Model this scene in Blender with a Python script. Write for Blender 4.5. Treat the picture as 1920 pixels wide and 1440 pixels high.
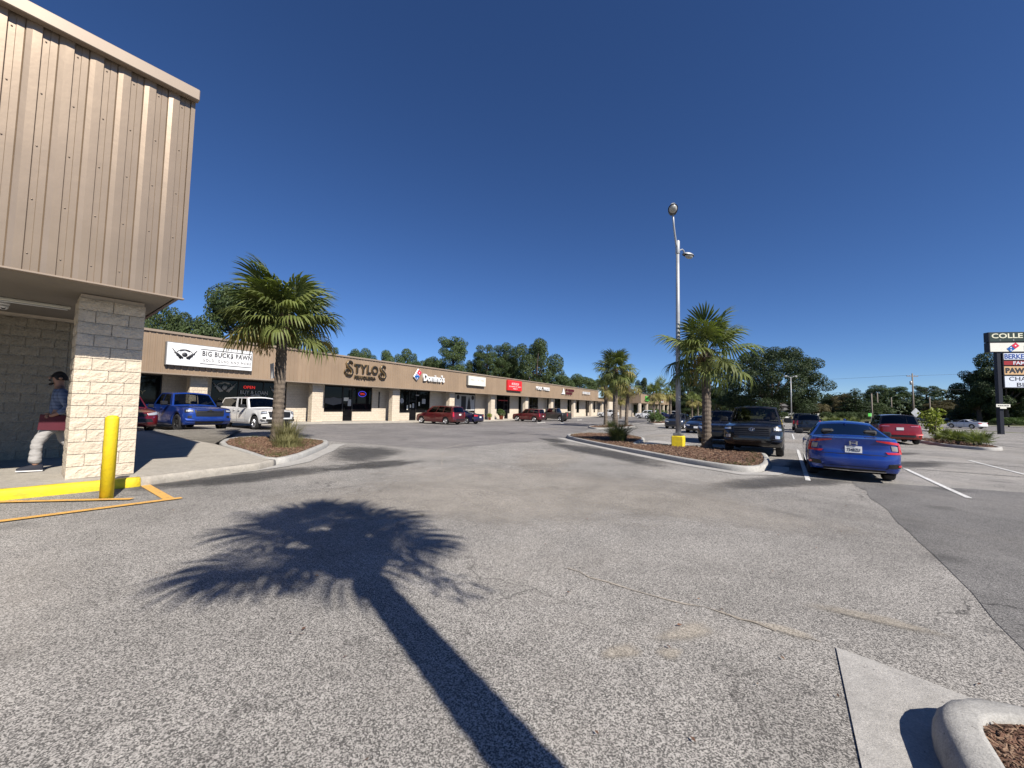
import bpy, bmesh, math, random
from mathutils import Vector, Matrix
rad = math.radians
random.seed(11)
sc = bpy.context.scene
for o in list(bpy.data.objects):
    bpy.data.objects.remove(o)
COL = sc.collection

# ---------------------------------------------------------------- camera
EYE = 1.5
pitch, roll = math.atan(40 / 721), 0.02
fw = Vector((0, math.cos(pitch), math.sin(pitch)))
r0 = Vector((1, 0, 0)); u0 = Vector((0, -math.sin(pitch), math.cos(pitch)))
rv = r0 * math.cos(roll) + u0 * math.sin(roll)
uv = u0 * math.cos(roll) - r0 * math.sin(roll)
cd = bpy.data.cameras.new('camera'); cam = bpy.data.objects.new('camera', cd); COL.objects.link(cam)
cd.sensor_fit = 'HORIZONTAL'; cd.sensor_width = 36; cd.lens = 36 * 721 / 1920
cd.clip_start = 0.05; cd.clip_end = 4000
cam.matrix_world = Matrix(((rv.x, uv.x, -fw.x, 0), (rv.y, uv.y, -fw.y, 0), (rv.z, uv.z, -fw.z, EYE), (0, 0, 0, 1)))
sc.camera = cam

# ---------------------------------------------------------------- sky, sun, exposure
SUN_EL = rad(42.6); SH = Vector((0.593, -0.805, 0)).normalized()
sun_dir = Vector((SH.x * math.cos(SUN_EL), SH.y * math.cos(SUN_EL), math.sin(SUN_EL)))
w = bpy.data.worlds.new('World'); sc.world = w; w.use_nodes = True
wt = w.node_tree; bg = wt.nodes['Background']
sky = wt.nodes.new('ShaderNodeTexSky'); sky.sky_type = 'NISHITA'; sky.sun_disc = False
sky.sun_elevation = SUN_EL; sky.sun_rotation = math.atan2(SH.x, SH.y)
sky.altitude = 0; sky.air_density = 0.7; sky.dust_density = 0.0; sky.ozone_density = 7.5
hs_ = wt.nodes.new('ShaderNodeHueSaturation'); hs_.inputs['Saturation'].default_value = 1.08; hs_.inputs['Hue'].default_value = 0.506
wt.links.new(sky.outputs[0], hs_.inputs['Color']); wt.links.new(hs_.outputs[0], bg.inputs[0]); bg.inputs[1].default_value = 0.08
sl = bpy.data.lights.new('sun', 'SUN'); so = bpy.data.objects.new('sun', sl); COL.objects.link(so)
sl.energy = 5.0; sl.angle = rad(0.53); sl.color = (1.0, 0.94, 0.86)
so.rotation_euler = sun_dir.to_track_quat('Z', 'Y').to_euler(); so.location = sun_dir * 60
sc.view_settings.view_transform = 'Standard'; sc.view_settings.look = 'None'
sc.view_settings.gamma = 1; sc.view_settings.exposure = 0.5; sc.view_settings.use_curve_mapping = False
sc.render.engine = 'CYCLES'
sc.cycles.max_bounces = 6; sc.cycles.diffuse_bounces = 1; sc.cycles.transparent_max_bounces = 12

# ---------------------------------------------------------------- helpers
def zg(x, y):
    sx = min(max(x, -20), 10); sy = min(max(y, -5), 50)
    return -(.008 * sx + .011 * sy + .004 * max(0, sy - 15))

def tag(o, label=None, cat=None, group=None, kind=None):
    if label: o['label'] = label
    if cat: o['category'] = cat
    if group: o['group'] = group
    if kind: o['kind'] = kind
    return o

def thing(name, label, cat, loc=(0, 0, 0), rz=0, group=None):
    o = bpy.data.objects.new(name, None); COL.objects.link(o)
    o.location = loc; o.rotation_euler = (0, 0, rz); o.empty_display_size = .2
    return tag(o, label, cat, group)

class MB:
    def __init__(s): s.v = []; s.f = []; s.m = []; s.sm = []
    def vert(s, p): s.v.append(tuple(p)); return len(s.v) - 1
    def face(s, ids, mi=0, smooth=False): s.f.append(tuple(ids)); s.m.append(mi); s.sm.append(smooth)
    def quad(s, a, b, c, d, mi=0, smooth=False): s.face([s.vert(a), s.vert(b), s.vert(c), s.vert(d)], mi, smooth)
    def poly(s, pts, mi=0): s.face([s.vert(p) for p in pts], mi)
    def box(s, x0, x1, y0, y1, z0, z1, mi=0, M=None):
        P = [Vector((x, y, z)) for z in (z0, z1) for x, y in ((x0, y0), (x1, y0), (x1, y1), (x0, y1))]
        if M: P = [M @ p for p in P]
        b = [s.vert(p) for p in P]
        for q in ((3, 2, 1, 0), (4, 5, 6, 7), (0, 1, 5, 4), (1, 2, 6, 5), (2, 3, 7, 6), (3, 0, 4, 7)):
            s.face([b[i] for i in q], mi)
    def bbox(s, x0, x1, y0, y1, z0, z1, c=.02, mi=0, M=None):   # box with chamfered edges
        lv = []
        for z, k in ((z0, c), (z0 + c, 0), (z1 - c, 0), (z1, c)):
            ring = []
            a0, a1, b0, b1 = x0 + k, x1 - k, y0 + k, y1 - k
            for x, y in ((a0 + c, b0), (a1 - c, b0), (a1, b0 + c), (a1, b1 - c), (a1 - c, b1), (a0 + c, b1), (a0, b1 - c), (a0, b0 + c)):
                p = Vector((x, y, z)); ring.append(s.vert(M @ p if M else p))
            lv.append(ring)
        for r in range(3):
            for i in range(8): s.face((lv[r][i], lv[r][(i + 1) % 8], lv[r + 1][(i + 1) % 8], lv[r + 1][i]), mi)
        s.face(lv[0][::-1], mi); s.face(lv[3], mi)
    def tube(s, pts, rads, seg=8, mi=0, smooth=True, cap=True):
        pts = [Vector(p) for p in pts]
        if not hasattr(rads, '__len__'): rads = [rads] * len(pts)
        rings = []; ref = Vector((.13, .27, .95)).normalized()
        for i, p in enumerate(pts):
            t = (pts[min(i + 1, len(pts) - 1)] - pts[max(i - 1, 0)]).normalized()
            rf = ref if abs(t.dot(ref)) < .93 else Vector((1, 0, 0))
            a = t.cross(rf).normalized(); b = t.cross(a)
            if i and a.dot(pa) < 0: a, b = -a, -b
            pa = a
            rings.append([s.vert(p + (a * math.cos(k * 2 * math.pi / seg) + b * math.sin(k * 2 * math.pi / seg)) * rads[i]) for k in range(seg)])
        for i in range(len(rings) - 1):
            for k in range(seg):
                s.face((rings[i][k], rings[i + 1][k], rings[i + 1][(k + 1) % seg], rings[i][(k + 1) % seg]), mi, smooth)
        if cap:
            s.face(rings[0], mi); s.face(rings[-1][::-1], mi)
    def lathe(s, prof, seg=24, axis='z', c=(0, 0, 0), mi=0, smooth=True, close=False):
        c = Vector(c); rings = []
        for r, h in prof:
            ring = []
            for k in range(seg):
                a = 2 * math.pi * k / seg; x, y = r * math.cos(a), r * math.sin(a)
                p = Vector((x, y, h)) if axis == 'z' else (Vector((x, h, y)) if axis == 'y' else Vector((h, x, y)))
                ring.append(s.vert(c + p))
            rings.append(ring)
        n = len(rings)
        for i in range(n - 1 if not close else n):
            for k in range(seg):
                s.face((rings[i][k], rings[i][(k + 1) % seg], rings[(i + 1) % n][(k + 1) % seg], rings[(i + 1) % n][k]), mi, smooth)
        if not close:
            if prof[0][0] > 1e-4: s.face(rings[0][::-1], mi)
            if prof[-1][0] > 1e-4: s.face(rings[-1], mi)
    def grid(s, P, mi=0, smooth=True):   # P: rows of points
        ids = [[s.vert(p) for p in r] for r in P]
        for i in range(len(ids) - 1):
            for j in range(len(ids[0]) - 1):
                s.face((ids[i][j], ids[i][j + 1], ids[i + 1][j + 1], ids[i + 1][j]), mi, smooth)
        return ids
    def mesh(s, name, mats):
        me = bpy.data.meshes.new(name); me.from_pydata(s.v, [], s.f)
        if not isinstance(mats, (list, tuple)): mats = [mats]
        for m in mats: me.materials.append(m)
        me.polygons.foreach_set('material_index', s.m); me.polygons.foreach_set('use_smooth', s.sm)
        me.update(); return me
    def fix(s, name, mats):              # consistent outward normals
        me = s.mesh(name, mats); bm = bmesh.new(); bm.from_mesh(me)
        bmesh.ops.remove_doubles(bm, verts=bm.verts, dist=1e-5)
        bmesh.ops.recalc_face_normals(bm, faces=bm.faces); bm.to_mesh(me); bm.free(); return me
    def build(s, name, mats, parent=None, fix=True, **k):
        return link(name, s.fix(name, mats) if fix else s.mesh(name, mats), parent, **k)

def link(name, me, parent=None, loc=None, rot=None, scale=None):
    o = bpy.data.objects.new(name, me); COL.objects.link(o)
    if parent: o.parent = parent
    if loc is not None: o.location = loc
    if rot is not None: o.rotation_euler = rot
    if scale is not None: o.scale = scale if hasattr(scale, '__len__') else (scale,) * 3
    return o

def copy_tree(o, parent=None, skip=()):
    c = o.copy(); COL.objects.link(c); c.parent = parent
    for ch in [x for x in bpy.data.objects if x.parent == o]:
        copy_tree(ch, c)
    return c

def text_mesh(body, w, h, depth, mat, bold=0.0, spacing=1.0):
    cu = bpy.data.curves.new('lettering', 'FONT'); cu.body = body; cu.size = 1; cu.extrude = .02
    cu.offset = bold; cu.space_character = spacing; cu.resolution_u = 3
    o = bpy.data.objects.new('lettering_tmp', cu); COL.objects.link(o)
    dg = bpy.context.evaluated_depsgraph_get(); dg.update()
    me = bpy.data.meshes.new_from_object(o.evaluated_get(dg))
    bpy.data.objects.remove(o); bpy.data.curves.remove(cu)
    xs = [v.co.x for v in me.vertices]; ys = [v.co.y for v in me.vertices]
    x0, x1, y0, y1 = min(xs), max(xs), min(ys), max(ys)
    for v in me.vertices:
        v.co = ((v.co.x - (x0 + x1) / 2) / (x1 - x0) * w, (v.co.y - (y0 + y1) / 2) / (y1 - y0) * h, v.co.z / .02 * depth / 2)
    me.materials.clear(); me.materials.append(mat); me.name = 'lettering'
    return me

# ---------------------------------------------------------------- materials
class NT:
    def __init__(s, name):
        s.m = bpy.data.materials.new(name); s.m.use_nodes = True; s.t = s.m.node_tree
        s.b = s.t.nodes['Principled BSDF']; s.out = s.t.nodes['Material Output']
    def n(s, typ, **k):
        x = s.t.nodes.new('ShaderNode' + typ)
        for a, v in k.items():
            if hasattr(x, a) and not a.startswith('i_'): setattr(x, a, v)
        return x
    def l(s, a, b): s.t.links.new(a, b)
    def noise(s, vec, scale, detail=4, rough=.55, dist=0):
        x = s.n('TexNoise'); x.inputs['Scale'].default_value = scale; x.inputs['Detail'].default_value = detail
        x.inputs['Roughness'].default_value = rough; x.inputs['Distortion'].default_value = dist
        if vec is not None: s.l(vec, x.inputs['Vector'])
        return x.outputs[0]
    def ramp(s, fac, stops, interp='LINEAR'):
        x = s.n('ValToRGB'); r = x.color_ramp; r.interpolation = interp
        while len(r.elements) < len(stops): r.elements.new(.5)
        for e, (p, c) in zip(r.elements, stops):
            e.position = p; e.color = tuple(c) + (1,) if hasattr(c, '__len__') else (c, c, c, 1)
        s.l(fac, x.inputs[0]); return x.outputs[0]
    def mix(s, fac, a, b, mode='MIX'):
        x = s.n('Mix'); x.data_type = 'RGBA'; x.blend_type = mode
        if hasattr(fac, 'node'): s.l(fac, x.inputs[0])
        else: x.inputs[0].default_value = fac
        for v, i in ((a, 6), (b, 7)):
            if hasattr(v, 'node'): s.l(v, x.inputs[i])
            else: x.inputs[i].default_value = tuple(v) + (1,) if len(v) == 3 else v
        return x.outputs[2]
    def math(s, op, a, b=0.0, clamp=False):
        x = s.n('Math'); x.operation = op; x.use_clamp = clamp
        for v, i in ((a, 0), (b, 1)):
            if hasattr(v, 'node'): s.l(v, x.inputs[i])
            else: x.inputs[i].default_value = v
        return x.outputs[0]
    def bump(s, h, strength=.3, dist=.02):
        x = s.n('Bump'); x.inputs['Strength'].default_value = strength; x.inputs['Distance'].default_value = dist
        s.l(h, x.inputs['Height']); s.l(x.outputs[0], s.b.inputs['Normal']); return x
    def pos(s): return s.n('NewGeometry').outputs['Position']
    def obj(s): return s.n('TexCoord').outputs['Object']

def mat(name, col, rough=.6, metal=0, spec=.5, var=.12, vscale=6, bump=0, bscale=40, rand=0, coat=0, world=False, dirt=0):
    N = NT(name); b = N.b
    vec = N.pos() if world else N.obj()
    no = N.noise(vec, vscale, 5)
    c = N.mix(1.0, col, N.ramp(no, [(.25, 1 - var), (.75, 1 + var)]), 'MULTIPLY')
    if rand:
        rn = N.n('ObjectInfo').outputs['Random']
        c = N.mix(1.0, c, N.ramp(rn, [(0, 1 - rand), (1, 1 + rand)]), 'MULTIPLY')
    if dirt:
        d = N.ramp(N.noise(vec, vscale * .4, 6, .7), [(.45, 0.0), (.75, 1.0)])
        c = N.mix(N.math('MULTIPLY', d, dirt), c, (.16, .13, .10))
    N.l(c, b.inputs['Base Color'])
    b.inputs['Roughness'].default_value = rough; b.inputs['Metallic'].default_value = metal
    b.inputs['Specular IOR Level'].default_value = spec; b.inputs['Coat Weight'].default_value = coat
    b.inputs['Coat Roughness'].default_value = .04
    if bump: N.bump(N.noise(vec, bscale, 4), bump, .02)
    return N.m

def paint(name, col, metal=.25, rough=.3):
    N = NT(name); b = N.b
    fl = N.noise(N.obj(), 900, 1)
    c = N.mix(1.0, col, N.ramp(fl, [(.3, .85), (.7, 1.15)]), 'MULTIPLY')
    dust = N.ramp(N.noise(N.obj(), 3.5, 5), [(.4, 0.0), (.9, .12)])
    c = N.mix(dust, c, (.22, .20, .17)); N.l(c, b.inputs['Base Color'])
    b.inputs['Metallic'].default_value = metal; b.inputs['Roughness'].default_value = rough
    b.inputs['Coat Weight'].default_value = 1; b.inputs['Coat Roughness'].default_value = .05
    return N.m

def asphalt(name, dark, light, sand=.3, bias=.5, gs=105, fade=False):
    N = NT(name); p = N.pos(); b = N.b
    v = N.n('TexVoronoi'); v.inputs['Scale'].default_value = gs; N.l(p, v.inputs['Vector'])
    sep = N.n('SeparateColor'); N.l(v.outputs['Color'], sep.inputs[0])
    grain = N.math('ADD', N.math('MULTIPLY', sep.outputs[0], .62), N.math('MULTIPLY', N.noise(p, gs * .45, 3), .42))
    c = N.ramp(grain, [(.10, [x * .45 for x in dark]), (bias, dark), (bias + .26, light), (.98, [min(1, x * 1.5) for x in light])])
    big = N.ramp(N.noise(p, .22, 6, .6, .4), [(.28, .72), (.5, 1.0), (.72, 1.22)])
    med = N.ramp(N.noise(p, 1.7, 8, .75), [(.25, .78), (.75, 1.18)])
    c = N.mix(1.0, c, big, 'MULTIPLY'); c = N.mix(1.0, c, med, 'MULTIPLY')
    if sand:
        s1 = N.ramp(N.noise(p, .33, 5, .62, .6), [(.5, 0.0), (.74, 1.0)])
        s2 = N.ramp(N.noise(p, 9, 4, .7), [(.3, .35), (.7, 1.0)])
        c = N.mix(N.math('MULTIPLY', N.math('MULTIPLY', s1, s2), sand), c, (.45, .405, .345))
    # hairline cracks
    wv = N.n('TexVoronoi'); wv.feature = 'DISTANCE_TO_EDGE'; wv.inputs['Scale'].default_value = .17
    ds = N.n('VectorMath'); ds.operation = 'ADD'; N.l(p, ds.inputs[0])
    nn = N.n('TexNoise'); nn.inputs['Scale'].default_value = 1.3; nn.inputs['Detail'].default_value = 6; N.l(p, nn.inputs['Vector'])
    sc2 = N.n('VectorMath'); sc2.operation = 'SCALE'; sc2.inputs['Scale'].default_value = 1.6; N.l(nn.outputs['Color'], sc2.inputs[0])
    N.l(sc2.outputs[0], ds.inputs[1]); N.l(ds.outputs[0], wv.inputs['Vector'])
    ck = N.ramp(wv.outputs['Distance'], [(0.0, 1.0), (.0022, 0.0)])
    ck = N.math('MULTIPLY', ck, N.ramp(N.noise(p, .5, 3), [(.45, 0.0), (.6, .7)]))
    c = N.mix(ck, c, (.02, .019, .018))
    # oil drips
    oil = N.ramp(N.noise(p, .75, 2, .5), [(.66, 0.0), (.74, .45)])
    c = N.mix(oil, c, [x * .45 for x in dark])
    N.l(c, b.inputs['Base Color']); b.inputs['Roughness'].default_value = .92; b.inputs['Specular IOR Level'].default_value = .25
    N.bump(grain, .5, .005)
    if fade:
        at = N.n('VertexColor'); at.layer_name = 'fade'
        nz = N.ramp(N.noise(p, 2.2, 9, .78), [(.25, 0.0), (.75, 1.0)])
        a = N.math('MULTIPLY', N.math('SUBTRACT', N.math('MULTIPLY', at.outputs[0], 1.55), nz, True), fade, True)
        tr = N.n('BsdfTransparent'); ms = N.n('MixShader'); N.l(a, ms.inputs[0]); N.l(tr.outputs[0], ms.inputs[1]); N.l(b.outputs[0], ms.inputs[2]); N.l(ms.outputs[0], N.out.inputs[0])
    return N.m

def foliage(name, c0, c1, scale=2.0, trans=.25, rand=.15):
    N = NT(name)
    p = N.pos()
    f = N.ramp(N.noise(p, scale, 3), [(.3, c0), (.7, c1)])
    rn = N.n('ObjectInfo').outputs['Random']
    f = N.mix(1.0, f, N.ramp(rn, [(0, 1 - rand), (1, 1 + rand)]), 'MULTIPLY')
    N.l(f, N.b.inputs['Base Color']); N.b.inputs['Roughness'].default_value = .55; N.b.inputs['Specular IOR Level'].default_value = .3
    tr = N.n('BsdfTranslucent'); N.l(N.mix(1.0, f, (1.1, 1.25, .5), 'MULTIPLY'), tr.inputs[0])
    ms = N.n('MixShader'); ms.inputs[0].default_value = trans
    N.l(N.b.outputs[0], ms.inputs[1]); N.l(tr.outputs[0], ms.inputs[2]); N.l(ms.outputs[0], N.out.inputs[0])
    return N.m

def glassmat(name, tint=(.04, .05, .05), see=.35):
    N = NT(name); N.t.nodes.remove(N.b)
    tr = N.n('BsdfTransparent'); tr.inputs[0].default_value = (see, see * 1.03, see, 1)
    gl = N.n('BsdfGlossy'); gl.inputs['Roughness'].default_value = .02; gl.inputs[0].default_value = (.9, .95, 1, 1)
    fr = N.n('Fresnel'); fr.inputs[0].default_value = 1.5
    ms = N.n('MixShader'); N.l(fr.outputs[0], ms.inputs[0]); N.l(tr.outputs[0], ms.inputs[1]); N.l(gl.outputs[0], ms.inputs[2])
    N.l(ms.outputs[0], N.out.inputs[0]); return N.m

def emit(name, col, st):
    N = NT(name); N.b.inputs['Base Color'].default_value = (*col, 1)
    N.b.inputs['Emission Color'].default_value = (*col, 1); N.b.inputs['Emission Strength'].default_value = st
    return N.m

def concrete(name, col, stain=.35):
    N = NT(name); p = N.pos()
    c = N.mix(1.0, col, N.ramp(N.noise(p, 2.2, 7, .65), [(.25, .8), (.75, 1.12)]), 'MULTIPLY')
    c = N.mix(1.0, c, N.ramp(N.noise(p, 120, 4, .8), [(.3, .70), (.7, 1.2)]), 'MULTIPLY')
    c = N.mix(1.0, c, N.ramp(N.noise(p, 11, 8, .8), [(.3, .74), (.7, 1.14)]), 'MULTIPLY')
    st = N.ramp(N.noise(p, 1.1, 7, .72), [(.52, 0.0), (.78, 1.0)])
    c = N.mix(N.math('MULTIPLY', st, stain), c, [x * .35 for x in col])
    pit = N.ramp(N.noise(p, 38, 2), [(.24, .45), (.31, 1.0)])
    c = N.mix(1.0, c, pit, 'MULTIPLY')
    N.l(c, N.b.inputs['Base Color']); N.b.inputs['Roughness'].default_value = .9; N.b.inputs['Specular IOR Level'].default_value = .2
    N.bump(N.noise(p, 60, 6, .8), .6, .012); return N.m

def worn_paint(name, col, wear=.45):
    N = NT(name); p = N.pos()
    h = N.ramp(N.noise(p, 14, 6, .75), [(wear, 0.0), (wear + .16, 1.0)])
    h2 = N.ramp(N.noise(p, 90, 2), [(.3, .25), (.5, 1.0)])
    c = N.mix(N.math('MULTIPLY', h, h2), (.12, .115, .105), col)
    N.l(c, N.b.inputs['Base Color']); N.b.inputs['Roughness'].default_value = .8; return N.m

M = {}
M['asphalt'] = asphalt('asphalt_worn', (.13, .123, .113), (.375, .353, .32), .5, .39, 165)
M['asphalt_lane'] = asphalt('asphalt_lane', (.155, .144, .136), (.24, .225, .212), .3, .4, 160)
M['asphalt_dark'] = asphalt('asphalt_dark', (.11, .106, .1), (.235, .225, .212), .15, .44, 170)
M['asphalt_seal'] = asphalt('asphalt_sealed', (.055, .053, .052), (.15, .145, .14), .15, .5, 170, .75)
M['sandy'] = asphalt('sandy_asphalt', (.30, .272, .235), (.52, .475, .41), .4, .4, 170, .5)
M['sandy_spot'] = asphalt('sand_spot', (.30, .265, .215), (.50, .45, .375), .4, .4, 170, .75)
M['concrete'] = concrete('concrete_walk', (.46, .42, .355), .3)
M['kerb'] = concrete('concrete_kerb', (.47, .455, .42), .5)
M['gutter'] = concrete('concrete_gutter', (.46, .44, .405), .4)
M['white_line'] = worn_paint('white_line_paint', (.75, .74, .70), .34)
M['faded_line'] = worn_paint('faded_line_paint', (.55, .54, .51), .5)
M['orange_line'] = worn_paint('orange_line_paint', (.78, .42, .09), .3)
M['yellow'] = mat('yellow_paint', (.83, .62, .012), .55, var=.12, vscale=7, bump=.25, dirt=.28)
M['yellow_kerb'] = mat('yellow_kerb_paint', (.80, .60, .015), .65, var=.12, vscale=14, bump=.5, bscale=60, dirt=.3)
M['mulch'] = mat('mulch_bed', (.10, .058, .038), .95, var=.5, vscale=35, bump=1, bscale=50, world=True)
M['chip'] = mat('mulch_chip', (.13, .068, .042), .9, var=.5, vscale=16, bump=.5, world=True)
M['chip_pale'] = mat('mulch_chip_pale', (.24, .155, .10), .9, var=.4, vscale=16, bump=.5, world=True)
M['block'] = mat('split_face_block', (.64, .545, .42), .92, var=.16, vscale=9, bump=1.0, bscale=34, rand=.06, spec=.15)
M['block_shade'] = mat('shade_toned_block', (.30, .26, .20), .92, var=.16, vscale=9, bump=1.0, bscale=34, rand=.06, spec=.15)  # pillar block colour darkened to paint in the shade under the overhang
M['mortar'] = mat('mortar_joint', (.58, .5, .40), .95, var=.1, bump=.3)
M['metal_tan'] = mat('tan_ribbed_metal', (.305, .232, .162), .30, .42, .6, .09, 1.5, .14, 2.2, .035, world=True)
def dented(m_):
    t = m_.node_tree; b_ = t.nodes['Principled BSDF']; bp_ = [n for n in t.nodes if n.type == 'BUMP'][0]
    g_ = t.nodes.new('ShaderNodeNewGeometry'); v = t.nodes.new('ShaderNodeTexVoronoi'); v.inputs['Scale'].default_value = 1.7; vm = t.nodes.new('ShaderNodeVectorMath'); vm.operation = 'MULTIPLY'; vm.inputs[1].default_value = (1, 1, .3); t.links.new(g_.outputs['Position'], vm.inputs[0]); t.links.new(vm.outputs[0], v.inputs['Vector'])
    r = t.nodes.new('ShaderNodeValToRGB'); r.color_ramp.elements[0].position = .0; r.color_ramp.elements[1].position = .13; r.color_ramp.interpolation = 'EASE'; t.links.new(v.outputs['Distance'], r.inputs[0])
    b2 = t.nodes.new('ShaderNodeBump'); b2.inputs['Strength'].default_value = .35; b2.inputs['Distance'].default_value = .012
    t.links.new(r.outputs[0], b2.inputs['Height']); t.links.new(bp_.outputs[0], b2.inputs['Normal']); t.links.new(b2.outputs[0], b_.inputs['Normal'])
dented(M['metal_tan'])
M['metal_trim'] = mat('tan_trim_metal', (.31, .245, .185), .42, .2, .5, .06, 2)
M['metal_brown'] = mat('brown_ribbed_metal', (.31, .225, .15), .5, .1, .4, .09, .8, 0, 40, .07, world=True)
M['metal_brown_trim'] = mat('brown_trim_metal', (.30, .235, .175), .5, .1, .4, .06, 2)
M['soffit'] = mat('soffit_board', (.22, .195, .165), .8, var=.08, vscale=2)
M['white'] = mat('white_plastic', (.78, .78, .76), .4, var=.03)
M['offwhite'] = mat('cream_sign_face', (.74, .72, .62), .45, var=.05, vscale=3)
M['black'] = mat('black_plastic', (.012, .012, .013), .5, var=.1)
M['dark'] = mat('dark_metal_frame', (.022, .02, .019), .45, .3)
M['grey'] = mat('grey_metal', (.30, .30, .29), .5, .6, var=.1, vscale=3)
M['galv'] = mat('galvanised_steel', (.40, .41, .415), .5, .35, var=.16, vscale=3, dirt=.15)
M['rubber'] = mat('tyre_rubber', (.02, .02, .021), .85, var=.2)
M['chrome'] = mat('chrome', (.75, .75, .76), .12, 1, var=.02)
M['alloy'] = mat('alloy_rim', (.55, .56, .58), .28, .9, var=.05)
M['rim_dark'] = mat('dark_rim', (.035, .035, .037), .35, .5, var=.05)
M['red_lens'] = mat('red_lens', (.50, .008, .012), .12, 0, .7, .04, coat=1)
M['clear_lens'] = mat('clear_lens', (.62, .64, .66), .1, .45, .8, .06, coat=1)
M['amber'] = mat('amber_lens', (.7, .22, .02), .15, 0, .6, .05, coat=1)
M['interior'] = mat('car_interior', (.035, .034, .036), .8, var=.15)
M['seat'] = mat('car_seat_fabric', (.06, .058, .056), .9, var=.15)
M['car_glass'] = glassmat('car_glass', see=.42)
M['dark_glass'] = glassmat('privacy_glass', see=.10)
M['shop_glass'] = mat('shop_glass', (.006, .006, .007), .03, 0, .22, .05)
M['red_sign'] = mat('red_sign_face', (.72, .025, .03), .4, var=.04)
M['blue_sign'] = mat('blue_logo', (.01, .10, .36), .4, var=.03)
M['red_logo'] = mat('red_logo', (.62, .02, .06), .4, var=.03)
M['lightblue'] = mat('light_blue_sign', (.45, .66, .78), .4, var=.04)
M['green_sign'] = mat('green_sign', (.09, .45, .06), .4, var=.05)
M['bark_palm'] = mat('palm_bark', (.145, .115, .088), .95, var=.4, vscale=9, bump=1, bscale=25, rand=.12)
M['boot'] = mat('palm_boot', (.20, .14, .085), .9, var=.4, vscale=8, bump=.6)
M['bark'] = mat('tree_bark', (.10, .08, .065), .95, var=.3, vscale=4, bump=1, bscale=12)
M['frond'] = foliage('palm_frond', (.095, .125, .033), (.175, .195, .06), 1.6, .25, .3)
M['frond_y'] = foliage('palm_frond_yellowing', (.22, .19, .06), (.30, .26, .09), 2, .25, .2)
M['fruit'] = foliage('palm_fruit_stalk', (.26, .185, .055), (.36, .27, .09), 8, .2, .1)
M['leaf_oak'] = foliage('oak_leaf', (.032, .052, .018), (.075, .105, .035), .9, .18, .15)
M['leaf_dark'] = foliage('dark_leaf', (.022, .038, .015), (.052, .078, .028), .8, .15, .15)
M['leaf_pine'] = foliage('pine_needle', (.035, .06, .02), (.085, .12, .04), .7, .15, .15)
M['leaf_brown'] = foliage('brownish_leaf', (.085, .075, .032), (.14, .115, .055), .8, .2, .15)
M['shrub'] = foliage('shrub_leaf', (.05, .085, .022), (.11, .16, .045), 5, .22, .15)
M['shrub_y'] = foliage('yellow_shrub_leaf', (.16, .20, .035), (.30, .33, .06), 6, .3, .1)
M['grass'] = foliage('ornamental_grass', (.13, .125, .05), (.24, .22, .10), 6, .25, .15)
M['grass_green'] = foliage('green_grass_blade', (.07, .095, .03), (.16, .17, .06), 4, .25, .15)
M['lawn'] = mat('lawn', (.11, .115, .045), .95, var=.4, vscale=1.5, bump=.5, bscale=30, world=True)

# ================================================================ GROUND
EV = Vector((math.sin(rad(35.5)), math.cos(rad(35.5)), 0)); RT = Vector((EV.y, -EV.x, 0))   # stall direction, its right
def er(e, r): p = EV * e + RT * r; return (p.x, p.y)
LA = rad(30.5); LD = Vector((math.sin(LA), math.cos(LA), 0)); LN = Vector((LD.y, -LD.x, 0)); LP = Vector((-15.38, 31.08, 0))
def lf(t, m): p = LP + LD * t + LN * m; return (p.x, p.y)

def ground():
    xs = [-700, -20, 10, 900]; ys = [-300, -5, 15, 50, 1300]; b = MB()
    b.grid([[(x, y, zg(x, y)) for x in xs] for y in ys], smooth=False)
    return tag(b.build('ground', M['asphalt']), kind='structure')
ground()

def sheet_mesh(name, poly, dz, m, mound=0):
    bm = bmesh.new(); vs = [bm.verts.new((x, y, 0)) for x, y in poly]; f = bm.faces.new(vs)
    if f.normal.z < 0: f.normal_flip()
    bm.normal_update()
    if bm.faces[:][0].normal.z < 0: bmesh.ops.reverse_faces(bm, faces=bm.faces[:])
    bmesh.ops.triangulate(bm, faces=bm.faces[:])
    for co, no in (((-20, 0, 0), (1, 0, 0)), ((10, 0, 0), (1, 0, 0)), ((0, -5, 0), (0, 1, 0)), ((0, 15, 0), (0, 1, 0)), ((0, 50, 0), (0, 1, 0))):
        bmesh.ops.bisect_plane(bm, geom=bm.verts[:] + bm.edges[:] + bm.faces[:], plane_co=co, plane_no=no)
    for v in bm.verts: v.co.z = zg(v.co.x, v.co.y) + dz
    me = bpy.data.meshes.new(name); bm.to_mesh(me); bm.free(); me.materials.append(m); return me

def sheet(name, poly, dz, m, parent=None):
    o = link(name, sheet_mesh(name, poly, dz, m), parent)
    return tag(o, kind='structure') if not parent else o

def soft_sheet(name, cx, cy, poly, dz, m):
    b = MB(); n = len(poly); rings = []
    for k, a in ((1.0, 0), (.8, .33), (.6, .66), (.35, 1.0)):
        rings.append([b.vert((cx + (x - cx) * k, cy + (y - cy) * k, zg(cx + (x - cx) * k, cy + (y - cy) * k) + dz)) for x, y in poly])
    for r in range(3):
        for i in range(n): j = (i + 1) % n; b.face((rings[r][i], rings[r][j], rings[r + 1][j], rings[r + 1][i]))
    c = b.vert((cx, cy, zg(cx, cy) + dz))
    for i in range(n): b.face((rings[3][i], rings[3][(i + 1) % n], c))
    me = b.mesh(name, m); ca = me.color_attributes.new('fade', 'FLOAT_COLOR', 'POINT')
    for i in range(len(b.v)): f_ = (0, .33, .66, 1)[min(3, i // n)] if i < 4 * n else 1; ca.data[i].color = (f_, f_, f_, 1)
    return tag(link(name, me), kind='structure')

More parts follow.
